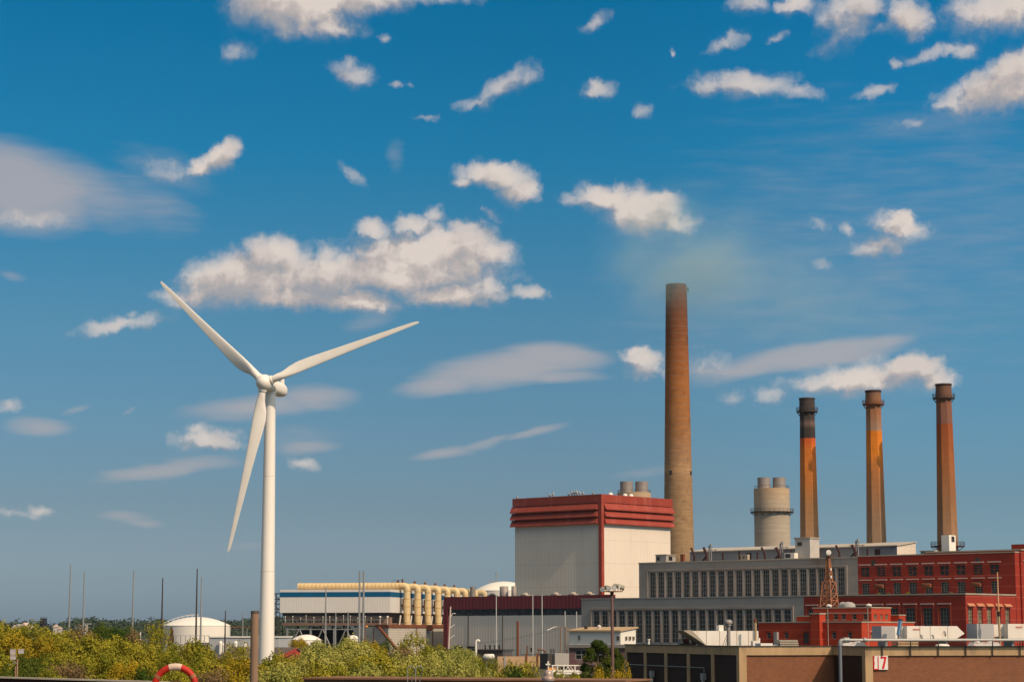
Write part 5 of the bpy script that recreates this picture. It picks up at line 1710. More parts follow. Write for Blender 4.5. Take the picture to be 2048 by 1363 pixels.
# arm pole
q = px(898, 1212, 560)
t = thing('lamp_pole', 'leaning pale pole with three upturned arms at the left end of the maroon hall', 'lamp', (q.x - .3, 560, 0))
MB().tube([(0, 0, 0), (.7, 0, q.z)], [.3, .2], 10).build('pole', M['lintel'], t)
for v in (1234, 1255, 1276):
    z = px(898, v, 560).z
    MB().tube([(.5, 0, z), (1.4, 0, z + 1.1), (2.1, 0, z + 1.0)] if v == 1234 else [(.5, 0, z), (1.75, 0, z + .9)], .09, 7).build('arm', M['tank'], t)
# wooden H pole
q = px(1128, 1252, 470)
t = thing('utility_pole', 'wooden double utility pole with a cross arm and lamp before the small pale house', 'utility pole', (q.x, 470, 0))
for x in (-.75, .35):
    MB().tube([(x, 0, 0), (x, 0, q.z)], [.24, .17], 9).build('pole', M['grey_wood'], t)
MB().box(-1.6, 1.0, -.1, .1, q.z - .25, q.z).build('cross_arm', M['grey_wood'], t)
MB().tube([(-1.4, 0, q.z), (-2.2, 0, q.z - .15), (-3.6, 0, q.z - .8)], [.06, .09, .12], 7).build('lamp_arm', M['tank'], t)
wr = MB()
for dz, du in ((-.3, 0), (-.6, .4)):
    a_ = Vector((-1.4 + du, 0, q.z + dz))
    e_ = px(905, 1290, 540) - Vector((q.x, 470, 0))
    wr.tube([a_.lerp(e_, k / 12) - Vector((0, 0, 4 * .6 * (k / 12) * (1 - k / 12))) for k in range(13)], .03, 4, False)
wr.build('wire', M['steel'], t)

# floodlight mast
Y = 205.0
q = px(1224.5, 1190, Y)
t = thing('floodlight_mast', 'rust brown floodlight mast with a cluster of round lamps', 'floodlight mast', (q.x, Y, 0))
zt = px(1224.5, 1182, Y).z
MB().tube([(0, 0, 0), (-.03, 0, zt)], [.19, .125], 14).build('pole', mat('brown_mast', (.20, .115, .095), .7, (.14, .075, .06), 2, .6), t)
MB().tube([(-.03, 0, zt - .35), (-.03, 0, zt)], .17, 12).tube([(-.9, -.35, zt), (-.4, -.45, zt), (.3, -.45, zt), (.95, .1, zt)], .05, 6).tube([(-.9, .35, zt), (.95, .35, zt)], .05, 6).box(-.35, .35, -.4, .4, zt - .06, zt + .05).build('lamp_frame', M['rust'], t)
LP = [(-.92, -.35, 200, -.1), (-.36, -.55, 186, .02), (.12, -.55, 172, .08), (.52, -.2, 120, .18), (.78, .1, 100, .12), (.98, .35, 90, .05), (.3, .4, 20, .25), (-.5, .4, -10, .1)]
for x, y, a, dz in LP:
    d = Vector((math.sin(R(a)), math.cos(R(a)), -.35)).normalized()
    c_ = Vector((x, y, zt + .33 + dz))
    lp = MB().tube([c_ - d * .2, c_ - d * .08, c_ + d * .12, c_ + d * .2], [.09, .18, .24, .25], 16).tube([c_, (x, y, zt)], .03, 5).build('floodlight', M['coping'], t)
    MB().tube([c_ + d * .17, c_ + d * .21], .22, 16).build('lens', M['lens'], lp)

# brown pile, left of the tower
q = px(510, 1220, 60)
t = thing('mooring_pile', 'near brown mooring pile with a dark cap in front of the turbine tower', 'pile', (q.x, 60, 0))
MB().tube([(0, 0, 0), (0, 0, q.z - .05)], .113, 24).build('shaft', mat('brown_pile', (.30, .19, .125), .75, (.22, .135, .09), .4, .6, streak=6), t)
MB().lathe([(.118, q.z - .08), (.118, q.z - .01), (0, q.z)], 24).build('cap', M['dksteel'], t)

# ================================================================== YARD BETWEEN
q = px(1094, 1311, 400)
fr = Fr(q.x, 400, 8)
t = fthing('yard_wall', 'tan concrete yard wall with dark posts under the rusty pipe', 'wall', fr)
xl = fr.x(995, 0, 4)
MB().box(xl, 0, 0, .4, 0, fr.z(1311.5)).build('wall', mat('tan_wall', (.50, .33, .19), .9, (.42, .27, .15), 3, .6), t)
for u in (1010, 1053, 1075):
    x = fr.x(u, -.1, 4)
    MB().box(x - .16, x + .16, -.15, -.002, 0, fr.z(1311.5) + (.6 if u != 1010 else 0)).build('post', M['rust'] if u != 1010 else M['conc2'], t)
MB().tube([(fr.x(1040, 0, 5), .2, fr.z(1308)), (0, .2, fr.z(1308))], .08, 6).build('rail', M['dksteel'], t)
q = px(1110, 1305.5, 370)
fr = Fr(q.x, 370, 30)
t = fthing('yard_cabinet', 'wide grey electrical cabinet right of the tan yard wall', 'cabinet', fr, 'grey yard cabinets')
MB().box(0, fr.x(1139, 0, 4), 0, 3.5, 0, fr.z(1305.5)).build('case', M['conc2'], t)
MB().box(fr.x(1096, 0, 4) + .3, 0, .6, 3.2, 0, fr.z(1306)).build('side_case', M['dksteel'], t)
q = px(1158, 1298, 360)
fr = Fr(q.x, 360, -42)
t = fthing('yard_kiosk', 'tall grey kiosk with a sunlit side left of the pine trees', 'kiosk', fr, 'grey yard cabinets')
MB().box(fr.x(1138.5, 0, 4), 0, 0, fr.y(1174, 0, 4), 0, fr.z(1298)).build('case', M['conc2'], t)
MB().box(.003, .06, .4, 1.4, 1, fr.z(1300)).build('door', M['tank'], t)
for u, s in ((1147, .5), (1161, .6)):
    x = fr.x(u, .5, 6)
    MB().lathe([(s * .8, fr.z(1298)), (s, fr.z(1298) + .25), (s * .6, fr.z(1298) + .5), (0, fr.z(1298) + .55)], 12, x, .8).build('roof_vent', M['tank'], t)
q = px(988, 1313, 430)
t = thing('gas_tank', 'small white horizontal gas tank beside the pale shrubs', 'tank', (q.x, 430, 0))
rr_ = .62
zc = q.z
MB().tube([(-2.0, .8, zc), (-1.8, .7, zc), (-.1, 0, zc), (.02, 0, zc)], [.35, rr_, rr_, .4], 18).build('vessel', M['tank'], t)
MB().box(-1.6, -1.3, .4, .9, 0, zc - .4).box(-.5, -.2, -.2, .3, 0, zc - .4).build('saddle', M['steel'], t)
q = px(952, 1279, 470)
o = MB().tube([(0, 0, 0), (0, 0, q.z - .5), (.15, 0, q.z - .1), (.5, 0, q.z), (.75, 0, q.z - .3)], .24, 12).build('vent_pipe', M['tank'], None, (q.x, 470, 0))
tag(o, 'pale gooseneck vent pipe before the maroon hall', 'vent pipe')
q = px(968, 1300, 500)
t = thing('pipe_shed', 'low dark shed under the small windows of the maroon hall', 'shed', (q.x, 500, 0), R(-30))
MB().box(-2.2, 5.2, 0, 4, 0, q.z).build('wall', mat('brown_shed', (.12, .085, .065), .85), t)
MB().box(-2.5, 5.5, -.3, 4.3, q.z, q.z + .3).build('roof', M['dksteel'], t)
q = px(1022, 1300, 440)
t = thing('transformer_frame', 'grey steel switch frame behind the tan yard wall', 'switchgear', (q.x, 440, 0), R(-10))
mb = MB()
for k in range(5):
    x = -1.6 + k * .8
    mb.box(x - .06, x + .06, 0, .12, 0, q.z)
    mb.tube([(x, 0, q.z - 1.2), (x + .4, 0, q.z - .1), (x + .8, 0, q.z - 1.2)], .06, 5)
mb.box(-1.7, 2.0, 0, .12, q.z - .1, q.z + .05).build('frame', mat('blue_grey_steel', (.12, .15, .17), .6), t)
q = px(1083, 1299, 430)
t = thing('yard_valve', 'low rusty pipe rack with two supports behind the tan yard wall', 'pipe rack', (q.x, 430, 0))
MB().tube([(-.9, 0, q.z + .2), (.2, 0, q.z), (.9, 0, q.z - .3)], .14, 8).build('pipe', M['rust'], t)
MB().tube([(-.5, 0, 0), (-.5, 0, q.z + .1)], .1, 6).tube([(.6, 0, 0), (.6, 0, q.z - .2)], .1, 6).build('support', M['wood'], t)
# bushings
for u, lab in ((1103, 'left'), (1108.5, 'middle'), (1135, 'right')):
    q = px(u, 1296, 376)
    tag(MB().tube([(0, 0, 0), (0, 0, q.z - .9)], .12, 8).tube([(0, 0, q.z - .9), (-.15, 0, q.z)], [.17, .08], 8).build('insulator_post', M['dksteel'], None, (q.x, 376, 0)), 'dark insulator post above the wide grey cabinet, %s of three' % lab, 'insulator', 'insulator posts')
# white rail structure
q = px(1105, 1330, 260)
t = thing('guard_rail', 'white tubular guard rail before the kiosk and pine trees', 'guard rail', (q.x, 260, 0), R(-4))
x1 = (px(1172, 1330, 260).x - q.x)
zt_ = px(1105, 1330, 260).z
for k in range(4):
    x = x1 * k / 3
    MB().tube([(x, 0, 0), (x, 0, zt_)], .09, 8).build('post', M['tank'], t)
MB().tube([(-.1, 0, zt_), (x1, 0, zt_)], .08, 8).tube([(0, 0, zt_ - .75), (x1, 0, zt_ - .75)], .06, 8).tube([(x1 / 3, 0, zt_ - .75), (x1 / 2, 0, zt_), (x1 * 2 / 3, 0, zt_ - .75)], .05, 6).build('rail', M['tank'], t)
# parked pick-up
q = px(1128, 1331, 300)
t = thing('pickup_truck', 'white pickup truck with an orange box parked before the grey cabinet', 'truck', (q.x, 300, q.z - 1.6), R(8))
MB().prism([(-2.4, .5), (2.3, .5), (2.35, 1.0), (.9, 1.1), (.45, 1.62), (-.9, 1.62), (-1.0, 1.1), (-2.4, 1.05)], 0, 1.7, 'y').build('body', M['tank'], t)
MB().prism([(-.8, 1.12), (.75, 1.12), (.4, 1.55), (-.8, 1.55)], -.01, 1.71, 'y').build('window', M['glass'], t)
for x in (-1.5, 1.4):
    MB().tube([(x, -.05, .4), (x, .25, .4)], .4, 14).build('wheel', M['dksteel'], t)
MB().box(-2.2, -1.2, .2, 1.5, 1.05, 1.4).build('cargo', mat('orange_box', (.7, .3, .05), .6), t)
tag(structure('yard_fill', MB().box(-8, 16, -14, 190, 0, q.z - 1.6), M['ground'], (q.x, 290, 0)), None, None)

# fence with poles in front of the white tank
q = px(333, 1270, 560)
t = thing('pipe_fence', 'grey post and rail fence in front of the white domed tank', 'fence', (q.x, 560, 0), R(3))
x1 = px(418, 1270, 560).x - q.x
for k in range(10):
    x = x1 * k / 9
    MB().tube([(x, 0, 0), (x, 0, q.z)], .1, 6).build('post', M['steel'], t)
MB().tube([(0, 0, q.z), (x1, 0, q.z)], .06, 6).tube([(0, 0, q.z - 2.2), (x1, 0, q.z - 2.2)], .08, 6).build('rail', M['steel'], t)
MB().box(x1 * .45, x1, .6, 2.5, 0, q.z - 1.8).build('dark_bund', M['dksteel'], t)
q = px(281, 1263, 450)
t = thing('street_lamp', 'thin white pole with a flat crossbar among the left trees', 'lamp', (q.x, 450, 0))
MB().tube([(0, 0, 0), (0, 0, q.z)], .12, 8).build('pole', M['tank'], t)
MB().box(-.9, .55, -.1, .1, q.z - 2.6, q.z - 2.45).build('crossbar', M['tank'], t)
# sign boxes on posts
Y = 95.0
q = px(35, 1354, Y)
t = thing('marker_board', 'white double marker boards on two rusty posts by the left shrubs', 'marker board', (q.x, Y, 0))
def zz(v):
    return px(35, v, Y).z
def xx_(u):
    return px(u, 1320, Y).x - q.x
MB().tube([(xx_(31.5), 0, 0), (xx_(31.5), 0, zz(1331))], .022, 8).tube([(xx_(35), 0, 0), (xx_(35), 0, zz(1317))], .03, 8).build('post', mat('pink_rust', (.42, .22, .16), .8), t)
for a, b_, c, d in ((20.5, 30, 1297, 1308), (21, 31, 1309.5, 1318), (36.5, 46.5, 1297, 1306)):
    MB().box(xx_(a), xx_(b_), -.06, .06, zz(d), zz(c) - .03).box(xx_(a) - .01, xx_(b_) + .01, -.07, .07, zz(c) - .03, zz(c)).build('board', mat('pale_board', (.50, .45, .44), .7), t)
MB().tube([(xx_(18), 0, zz(1330)), (xx_(35), 0, zz(1322))], .014, 6).tube([(xx_(24), 0, zz(1318)), (xx_(35), 0, zz(1328))], .014, 6).build('brace', M['steel'], t)

# quay walls in the foreground
q0, q1 = px(608, 1357, 70), px(1250, 1357, 66)
d = (q1 - q0)
L_ = d.length
o = MB().box(0, L_, 0, 2.5, 0, q0.z).box(-.05, L_ + .05, -.08, 2.5, q0.z, q0.z + .05).build('quay_wall', M['quay'], None, (q0.x, q0.y, 0), math.atan2(d.y, d.x))
tag(o, 'rusty brown quay edge along the bottom centre of the photo', 'quay wall', 'quay edges')
q0, q1 = px(-30, 1351.3, 62), px(330, 1362, 60)
d = q1 - q0
t = thing('timber_quay', 'dark red brown timber quay edge with a pale lip at the bottom left', 'quay wall', (q0.x, q0.y, 0), math.atan2(d.y, d.x), 'quay edges')
L_ = Vector((d.x, d.y)).length
mb = MB()
sl_ = (q1.z - q0.z) / L_
mb.prism([(0, 0), (L_, 0), (L_, q1.z - .04), (0, q0.z - .04)], 0, 1.5, 'y')
mb.build('wall', mat('dark_timber', (.06, .018, .014), .85, (.035, .012, .010), .6, .6), t)
MB().prism([(0, q0.z - .04), (L_, q1.z - .04), (L_, q1.z), (0, q0.z)], -.06, .3, 'y').build('lip', M['coping'], t)

# ladder hoops
for u, lab in ((822.5, 'left'), (838.5, 'right')):
    q = px(u, 1358, 68)
    Y = 68
    zt_ = px(u, 1330, Y).z
    r_ = 6.8 / (F / Y)
    x0_ = -r_
    pts = [(x0_, 0, 7.0), (x0_, 0, zt_ - r_ * 1.3)] + [(-r_ * math.cos(R(k)), 0, zt_ - r_ + r_ * math.sin(R(k))) for k in range(0, 181, 20)] + [(r_ * .95, .1, zt_ - 1.9 * r_), (r_ * .3, .18, zt_ - 2.7 * r_), (-.2 * r_, .2, 7.0)]
    tag(MB().tube(pts, .013, 8).build('ladder_hoop', M['steel'], None, (q.x, Y - .15, 0)), 'thin grey ladder hoop on the quay edge, %s of the pair' % lab, 'hoop', 'ladder hoops')

# navigation lantern
Y = 62.0
q = px(1096.5, 1350, Y)
t = thing('dome_lantern', 'brownish domed lantern on a flange at the bottom centre right', 'lantern', (q.x, Y, 0))
s = Y / F
def zq(v):
    return px(1096, v, Y).z
MB().lathe([(9 * s, 0), (9 * s, zq(1359))], 20).build('stand', M['steel'], t)
MB().lathe([(12.5 * s, zq(1360)), (13 * s, zq(1357)), (12.5 * s, zq(1353.5)), (9 * s, zq(1351))], 28).build('flange', mat('dull_bronze', (.40, .29, .24), .45, metal=.3), t)
MB().lathe([(9 * s, zq(1352)), (8.6 * s, zq(1346)), (7.6 * s, zq(1342)), (5 * s, zq(1339.8)), (0, zq(1339.2))], 28).build('dome', mat('bronze', (.46, .33, .27), .4, metal=.3), t)
MB().tube([(0, 0, zq(1340)), (0, 0, zq(1330))], 1.0 * s, 8).build('spike', M['tank'], t)
MB().box(-5 * s, 4 * s, -.02, .02, zq(1329), zq(1326)).box(-1.5 * s, 1.5 * s, -.02, .02, zq(1326), zq(1321)).build('vane', M['tank'], t)

# life ring
Y = 34.0
q = px(350, 1374, Y)
t = thing('life_ring', 'weathered orange life ring with a white band on top', 'life ring', (q.x, Y, q.z))
s = Y / F
Rm, rm = 40.5 * s, 6.6 * s
n = 64
def ring_arc(a0, a1, r_, k_):
    pts = [(Rm * math.sin(R(a)), 0, Rm * math.cos(R(a))) for a in [a0 + (a1 - a0) * i / k_ for i in range(k_ + 1)]]
    return MB().tube(pts, r_, 16)
ring_arc(-180, 180, rm, n).build('ring', M['ring'], t)
ring_arc(-17, 17, rm + .004, 12).build('white_band', mat('dirty_white', (.66, .50, .40), .7, (.55, .40, .30), .08, .6), t)
ring_arc(163, 197, rm + .004, 12).build('white_band', M['sign_white'], t)
for a in (-58, 58):
    ring_arc(a - 5, a + 5, rm + .003, 4).build('strap', mat('strap_tan', (.34, .13, .06), .8), t)
t = thing('ring_post', 'square timber post carrying the life ring below the frame', 'post', (q.x, Y + .12, 0))
MB().box(-.06, .06, -.05, .05, 0, q.z + .1).build('shaft', M['wood'], t)

# ================================================================== PLANTS
def crown(seed, clumps, leaves, size, shape='shrub'):
    r = random.Random(seed)
    mb = MB()
    cs = []
    for k in range(clumps):
        if shape == 'pine':
            h = r.random() ** 1.1
            rad = .5 * (1 - h) ** .62 * (.82 + .3 * r.random()) + .02
            a = r.uniform(0, 6.283)
            rr_ = rad * r.uniform(.55, 1)
            cs.append((math.cos(a) * rr_, math.sin(a) * rr_, .06 + h * .9 - rr_ * .1, .055 + .05 * (1 - h)))
        else:
            a = r.uniform(0, 6.283)
            ph_ = math.asin(r.uniform(-.15, 1))
            rr_ = r.uniform(.55, 1.0) ** .6
            lump = 1 + .18 * math.sin(3 * a + seed) + .12 * math.sin(5 * a + 2 * seed)
            cs.append((.42 * rr_ * lump * math.cos(ph_) * math.cos(a), .42 * rr_ * lump * math.cos(ph_) * math.sin(a), .38 + .50 * rr_ * math.sin(ph_) * (1 + .12 * math.sin(2 * a + seed * 1.7)), r.uniform(.09, .185)))
    for (cx, cy, cz, cr) in cs:
        for _ in range(leaves):
            v = Vector((r.gauss(0, 1), r.gauss(0, 1), r.gauss(0, 1))).normalized() * cr * r.uniform(.62, 1.07)
            p = Vector((cx, cy, cz)) + Vector((v.x, v.y, v.z * .8))
            nrm = (v.normalized() * 1.9 + Vector((r.gauss(0, .6), r.gauss(0, .6), r.gauss(.25, .6)))).normalized()
            a_ = nrm.orthogonal().normalized()
            b_ = nrm.cross(a_)
            t_ = r.uniform(0, 6.283)
            a_, b_ = a_ * math.cos(t_) + b_ * math.sin(t_), b_ * math.cos(t_) - a_ * math.sin(t_)
            s_ = size * r.uniform(.6, 1.25)
            mb.add([p - a_ * s_, p - b_ * s_ * .55, p + a_ * s_, p + b_ * s_ * .55], [(0, 1, 2, 3)])
    zs_ = sorted(p[2] for p in mb.v)
    k_ = 1.0 / zs_[int(len(zs_) * .993)]
    mb.v = [(p[0], p[1], p[2] * k_) for p in mb.v]
    me = bpy.data.meshes.new('crown')
    me.from_pydata(mb.v, [], mb.f)
    me.materials.append(LF['olive'])
    tb = MB()
    if shape == 'pine':
        tb.tube([(0, 0, 0), (0, 0, .9)], [.03, .006], 8)
    else:
        for k in range(6):
            a = k * 1.047 + r.uniform(-.3, .3)
            e = cs[r.randrange(len(cs))]
            tb.tube([(.03 * math.cos(a), .03 * math.sin(a), 0), (e[0] * .4, e[1] * .4, e[2] * .5), (e[0], e[1], e[2])], [.016, .010, .004], 6)
    tm = bpy.data.meshes.new('trunk')
    tm.from_pydata(tb.v, [], tb.f)
    tm.materials.append(M['trunk'])
    return me, tm


CR = {'shrub': [crown(11 + k, 60, 165, .0185) for k in range(5)], 'loose': [crown(31 + k, 50, 70, .020) for k in range(3)], 'pine': [crown(51 + k, 150, 110, .015, 'pine') for k in range(2)], 'waxy': [crown(71 + k, 60, 46, .027) for k in range(2)]}
cnt = {}


def plant(name, kind, leafm, u, vt, wpx, Y, lab, cat, group, depth=1.0, hmul=1.0):
    i = cnt.get(kind, 0)
    cnt[kind] = i + 1
    me, tm = CR[kind][i % len(CR[kind])]
    top = px(u, vt, Y)
    h_ = top.z * hmul
    w_ = wpx * Y / F
    t = thing(name, lab, cat, (top.x, Y, 0 if hmul == 1 else top.z - h_), (i * 2.399) % 6.283, group)
    o = place(me, 'crown', t)
    sc_ = (w_ * 1.08, w_ * depth * 1.08, h_)
    if len(o.material_slots):
        o.material_slots[0].link = 'OBJECT'
        o.material_slots[0].material = LF[leafm]
    tr = place(tm, 'trunk', t)
    for q_ in (o, tr):
        q_.scale = sc_
    return t


GS = 'shrub thicket on the bank'
PL = [  # kind, leaf, u, top row, width, distance, label
    # left bank, back to front
    ('shrub', 'olive', -15, 1246, 120, 330, 'olive shrub at the left photo edge, highest row of the left thicket'),
    ('shrub', 'olive', 62, 1250, 110, 325, 'olive shrub below the pale houses left of the navy tank'),
    ('shrub', 'olive', 128, 1258, 110, 335, 'olive shrub right under the navy tank and tallest mast'),
    ('loose', 'dry', 168, 1252, 70, 320, 'thin brownish shrub at the foot of the second mast'),
    ('shrub', 'green', 208, 1250, 62, 400, 'dark green round tree right of the two leftmost masts'),
    ('shrub', 'green', 246, 1256, 80, 395, 'dark green broad tree under the third mast'),
    ('loose', 'dry', 268, 1258, 44, 380, 'brown bare twigged shrub beside the thin white pole'),
    ('loose', 'olive', 318, 1245, 62, 340, 'upright feathery olive tree left of the white domed tank'),
    ('pine', 'dry', 343, 1254, 18, 500, 'small brown conifer right in front of the white domed tank'),
    ('shrub', 'gold', 25, 1268, 100, 290, 'golden shrub second row at the far left'),
    ('shrub', 'gold', 95, 1272, 90, 285, 'golden orange shrub below the navy tank, second row'),
    ('shrub', 'olive', 165, 1268, 105, 280, 'yellow olive shrub in the middle of the left thicket'),
    ('shrub', 'olive', 232, 1276, 95, 290, 'yellow olive shrub below the dark green trees'),
    ('shrub', 'olive', 290, 1293, 90, 270, 'olive shrub between the thin white pole and the life ring'),
    ('shrub', 'olive', -5, 1302, 90, 235, 'olive shrub behind the marker boards at the left edge'),
    ('shrub', 'green', 62, 1312, 80, 225, 'dark green shrub right of the marker boards'),
    ('shrub', 'olive', 118, 1308, 90, 230, 'light olive shrub low in the left thicket'),
    ('loose', 'dry', 140, 1322, 100, 215, 'dry brown twiggy shrub low on the left bank'),
    ('shrub', 'olive', 205, 1310, 100, 230, 'yellow green shrub above the end of the timber quay'),
    ('shrub', 'gold', 255, 1326, 80, 205, 'golden shrub just left of the life ring'),
    ('shrub', 'green', 285, 1338, 64, 190, 'dark green shrub touching the left of the life ring'),
    ('shrub', 'green', 35, 1335, 80, 200, 'dark shrub at the foot of the marker boards'),
    ('shrub', 'olive', 95, 1338, 74, 195, 'low light shrub above the timber quay'),
    # around the ring
    ('shrub', 'olive', 375, 1283, 100, 260, 'upright olive shrub below the post and rail fence'),
    ('shrub', 'olive', 345, 1305, 74, 230, 'olive shrub seen above the life ring'),
    ('loose', 'olive', 418, 1295, 56, 265, 'small olive shrub before the brown shingled roof'),
    ('loose', 'olive', 476, 1283, 62, 280, 'small feathery shrub in front of the shingled roof left of the pile'),
    ('shrub', 'olive', 415, 1316, 100, 215, 'bushy olive shrub right above the life ring'),
    ('shrub', 'gold', 478, 1316, 84, 210, 'golden brown shrub touching the near brown pile'),
    ('loose', 'dry', 425, 1335, 90, 180, 'twiggy grass like shrub right of the life ring'),
    ('shrub', 'olive', 350, 1334, 90, 180, 'shrub seen through the life ring'),
    # middle bank
    ('shrub', 'gold', 596, 1277, 36, 600, 'small golden shrub at the left of the small cone roofed tank'),
    ('shrub', 'pale', 640, 1284, 100, 300, 'pale green shrub before the small cone roofed tank'),
    ('shrub', 'pale', 705, 1277, 90, 300, 'tall pale green shrub at the left end of the beige block wall'),
    ('shrub', 'gold', 738, 1282, 56, 310, 'orange gold shrub before the beige block wall'),
    ('loose', 'green', 768, 1280, 60, 320, 'dark green slanting shrub under the rusty stair'),
    ('loose', 'olive', 826, 1266, 78, 330, 'tall open yellow green tree before the beige block wall'),
    ('loose', 'dry', 800, 1292, 70, 300, 'brown twiggy shrub left of the open yellow green tree'),
    ('shrub', 'olive', 862, 1290, 56, 320, 'small olive shrub at the corner of the maroon hall'),
    ('shrub', 'pale', 900, 1296, 90, 290, 'pale shrub at the foot of the leaning armed pole'),
    ('shrub', 'pale', 938, 1300, 56, 280, 'pale shrub before the twin square windows of the maroon hall'),
    ('shrub', 'olive', 560, 1308, 90, 230, 'green shrub at the foot of the turbine tower, right side'),
    ('shrub', 'pale', 625, 1305, 110, 225, 'pale green shrub of the second row under the small tank'),
    ('shrub', 'pale', 690, 1301, 110, 230, 'pale green shrub in the centre of the middle bank'),
    ('shrub', 'olive', 752, 1306, 100, 225, 'olive shrub below the rusty stair, second row'),
    ('shrub', 'pale', 812, 1308, 100, 225, 'pale green shrub above the ladder hoops'),
    ('shrub', 'pale', 870, 1310, 100, 225, 'pale green shrub right of the ladder hoops'),
    ('shrub', 'pale', 922, 1314, 72, 220, 'light green shrub of the second row under the gooseneck pipe'),
    ('shrub', 'olive', 968, 1318, 54, 220, 'olive shrub below the white gas tank'),
    ('shrub', 'pale', 560, 1332, 110, 170, 'front row green shrub right of the near brown pile'),
    ('shrub', 'olive', 650, 1328, 110, 165, 'front row olive shrub at the left end of the rusty quay'),
    ('shrub', 'pale', 735, 1330, 110, 170, 'front row pale shrub left of the ladder hoops'),
    ('shrub', 'olive', 815, 1333, 100, 165, 'front row olive shrub right behind the ladder hoops'),
    ('shrub', 'pale', 890, 1330, 110, 170, 'front row pale shrub right of the hoops'),
    ('shrub', 'pale', 958, 1334, 70, 165, 'front row pale shrub left of the shiny leaved bushes'),
    ('waxy', 'waxy', 1012, 1325, 56, 170, 'shiny leaved bush under the rusty pipe, left of its pair'),
    ('waxy', 'waxy', 1054, 1323, 58, 165, 'shiny leaved bush left of the domed lantern'),
    ('waxy', 'green', 1030, 1336, 90, 150, 'dark leaved low bush below the shiny leaved pair'),
    ('shrub', 'olive', 1130, 1347, 90, 150, 'low olive bush right of the domed lantern'),
    ('shrub', 'gold', 1195, 1342, 60, 150, 'yellow bush left of the foot of the floodlight mast'),
    ('shrub', 'gold', 1243, 1338, 50, 150, 'yellow bush right of the foot of the floodlight mast'),
]
for k, lf, u, vt, w_, Y, lab in PL:
    plant('conifer' if k == 'pine' else 'shrub' if k != 'loose' or 'tree' not in lab else 'tree', k, lf, u, vt, w_ * 1.2, Y, lab, 'tree' if 'tree' in lab or k == 'pine' else 'shrub', GS)
plant('pine_tree', 'pine', 'pine', 1196, 1282, 124, 240, 'dense dark green pine tree left of the floodlight mast', 'pine tree', 'pine trees')
plant('pine_tree', 'pine', 'pine', 1232, 1298, 84, 250, 'smaller dark green pine tree right of the floodlight mast', 'pine tree', 'pine trees')
for u, lf, lab in ((1757, 'waxy', 'bright green weed on the lower hall roof before the second duct'), (1776, 'dry', 'dry brown weed on the lower hall roof below the brick windows'), (1816, 'olive', 'yellow green weed on the lower hall roof, third from the left'), (1901, 'dry', 'dry weed on the lower hall roof at the right')):
    w0_ = LO.w(LO.x(u, 26, 20), 26.3, ZL + .05)
    plant('roof_weed', 'loose', lf, u, 1183 if u > 1760 else 1184, 12, w0_.y, lab, 'weed', 'weeds on the lower hall roof', 1, .075)

# far woods on the hills and far houses
r = random.Random(77)
mb = MB()
for k in range(330):
    u = r.uniform(-40, 640)
    Yd = r.uniform(3250, 4300)
    base_v = 1246 + 4 * math.sin(u * .02) + 2.5 * math.sin(u * .053 + 1)
    zc = (HV - base_v) * 3700 / F + CH
    zc *= max(0, min(1, (Yd - 3200) / 1100))
    x = (u - 1024) / F * Yd
    R_ = r.uniform(8, 16)
    for _ in range(60):
        v = Vector((r.gauss(0, 1), r.gauss(0, 1), r.gauss(0, 1))).normalized() * R_ * r.uniform(.7, 1.05)
        p = Vector((x, Yd, zc * .9 - 5 + R_ * .8)) + Vector((v.x * 1.1, v.y, v.z * .75))
        nrm = (v.normalized() + Vector((r.gauss(0, .4), r.gauss(0, .4), r.gauss(0, .4)))).normalized()
        a_ = nrm.orthogonal().normalized()
        b_ = nrm.cross(a_)
        s_ = r.uniform(1.5, 2.9)
        mb.add([p - a_ * s_, p - b_ * s_, p + a_ * s_, p + b_ * s_], [(0, 1, 2, 3)])
o = mb.build('far_woods', LF['far'])
tag(o, None, None, None, 'stuff')
for u, v, w_, h_, lab in ((28, 1248, 10, 5, 'far white house at the left edge of the hills'), (34, 1246, 13, 6, 'far grey roofed house left of the tall white one'), (47, 1243, 9, 9, 'far tall white house under the hill trees'), (54, 1249, 8, 5, 'far small white house just right of the tall one'),
                          (113, 1246, 12, 7, 'far pale house just left of the tallest mast'), (121, 1250, 9, 6, 'far low house at the foot of the tallest mast')):
    Yd = 1500
    q = px(u, v + 3.5, Yd)
    s = Yd / F
    t = thing('far_house', lab, 'house', (q.x, Yd, 0), R(r.uniform(-30, 30)), 'far houses')
    MB().box(-w_ * s / 2, w_ * s / 2, 0, 8, 0, q.z - 1.2).build('wall', M['block'], t)
    MB().prism([(-w_ * s / 2 - .3, q.z - 1.3), (w_ * s / 2 + .3, q.z - 1.3), (0, q.z + .8)], -.4, 8.4, 'y').build('roof', M['conc2'] if u == 34 else M['lintel'], t)
q = px(87.3, 1236.5, 1200)
t = thing('navy_tank', 'dark navy blue round water tank on the left skyline', 'water tank', (q.x, 1200, 0))
rr_ = 6.6 * 1200 / F
MB().lathe([(rr_, 0), (rr_, q.z), None, (rr_, q.z), (0, q.z + .3)], 32).build('shell', M['navy'], t)
rl = MB()
for k in range(12):
    a = k * math.pi / 6
    rl.tube([(rr_ * math.cos(a), rr_ * math.sin(a), q.z), (rr_ * math.cos(a), rr_ * math.sin(a), q.z + 1)], .1, 5)
rl.build('railing', M['dksteel'], t)
q = px(175, 1245.5, 700)
t = thing('gantry', 'small pale gantry frame at the foot of the second mast', 'gantry', (q.x, 700, 0))
MB().box(-1.2, 1.3, -.2, .2, q.z - .4, q.z).build('beam', M['steel'], t)
for x in (-.6, -.1):
    MB().box(x - .1, x + .1, -.1, .1, 0, q.z - .4).build('post', M['tank'], t)
q = px(475, 1252.5, 900)
t = thing('pipe_bridge', 'low brown pipe bridge between the domed tank and the turbine tower', 'pipe bridge', (q.x, 900, 0))
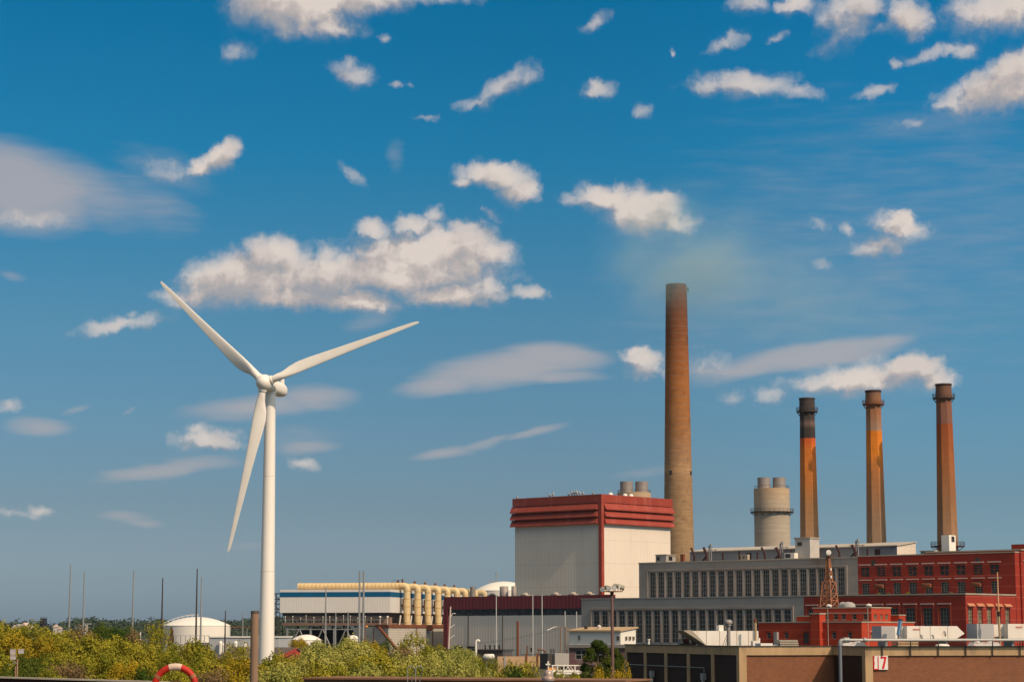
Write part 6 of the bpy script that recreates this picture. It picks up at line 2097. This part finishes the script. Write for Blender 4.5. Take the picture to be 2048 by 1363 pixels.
MB().box(-5.5, 16, -.3, .3, q.z - .4, q.z).build('pipe', M['rust'], t)
for x in (-3, 4, 11):
    MB().box(x - .15, x + .15, -.15, .15, 0, q.z - .4).build('post', M['steel'], t)

# ================================================================== SMOKE
def smoke(name, centre, rad, dens, seed, lab):
    me = MB().lathe([(0.001, -1)] + [(math.cos(R(a)), math.sin(R(a))) for a in range(-75, 90, 15)] + [(0.001, 1)], 24)
    m = bpy.data.materials.new('smoke')
    m.use_nodes = True
    t = m.node_tree
    t.nodes.clear()
    tcn = nd(t, 'ShaderNodeTexCoord')
    ln_ = nd(t, 'ShaderNodeVectorMath', operation='LENGTH')
    lk(t, tcn.outputs['Object'], ln_.inputs[0])
    fall = mrange(t, ln_.outputs['Value'], .1, .98, 1.0, 0.0)
    nz = nd(t, 'ShaderNodeTexNoise')
    nz.inputs['Scale'].default_value = 1.7
    nz.inputs['Detail'].default_value = 3
    ad = nd(t, 'ShaderNodeVectorMath', operation='ADD')
    lk(t, tcn.outputs['Object'], ad.inputs[0])
    ad.inputs[1].default_value = (seed, 0, 0)
    lk(t, ad.outputs[0], nz.inputs[0])
    dn = mth(t, 'MULTIPLY', mth(t, 'MULTIPLY', fall, mrange(t, nz.outputs[0], .3, .62)), dens)
    pv = nd(t, 'ShaderNodeVolumePrincipled')
    pv.inputs['Color'].default_value = (.76, 1.0, 1.0, 1)
    pv.inputs['Anisotropy'].default_value = -.35
    lk(t, dn, pv.inputs['Density'])
    om = nd(t, 'ShaderNodeOutputMaterial')
    lk(t, pv.outputs[0], om.inputs['Volume'])
    o = me.build(name, m, None, centre)
    o.scale = rad
    tag(o, lab, 'smoke', None, 'stuff')
    return o


smoke('smoke', px(1374, 515, 943), (48, 28, 40), .034, 3.0, 'greenish smoke drifting above the tall chimney')
smoke('smoke', px(1600, 590, 960), (60, 26, 36), .010, 8.0, 'faint wide smoke veil drifting right of the tall chimney')

# ================================================================== HAZE
hz = MB().box(-4200, 4200, -40, 6300, -1.0, 225.0)
hm_ = bpy.data.materials.new('haze')
hm_.use_nodes = True
t = hm_.node_tree
t.nodes.clear()
pv = nd(t, 'ShaderNodeVolumePrincipled')
pv.inputs['Color'].default_value = (.80, .90, 1.0, 1)
pv.inputs['Density'].default_value = HAZE
om = nd(t, 'ShaderNodeOutputMaterial')
lk(t, pv.outputs[0], om.inputs['Volume'])
tag(hz.build('haze', hm_), None, None, None, 'stuff')
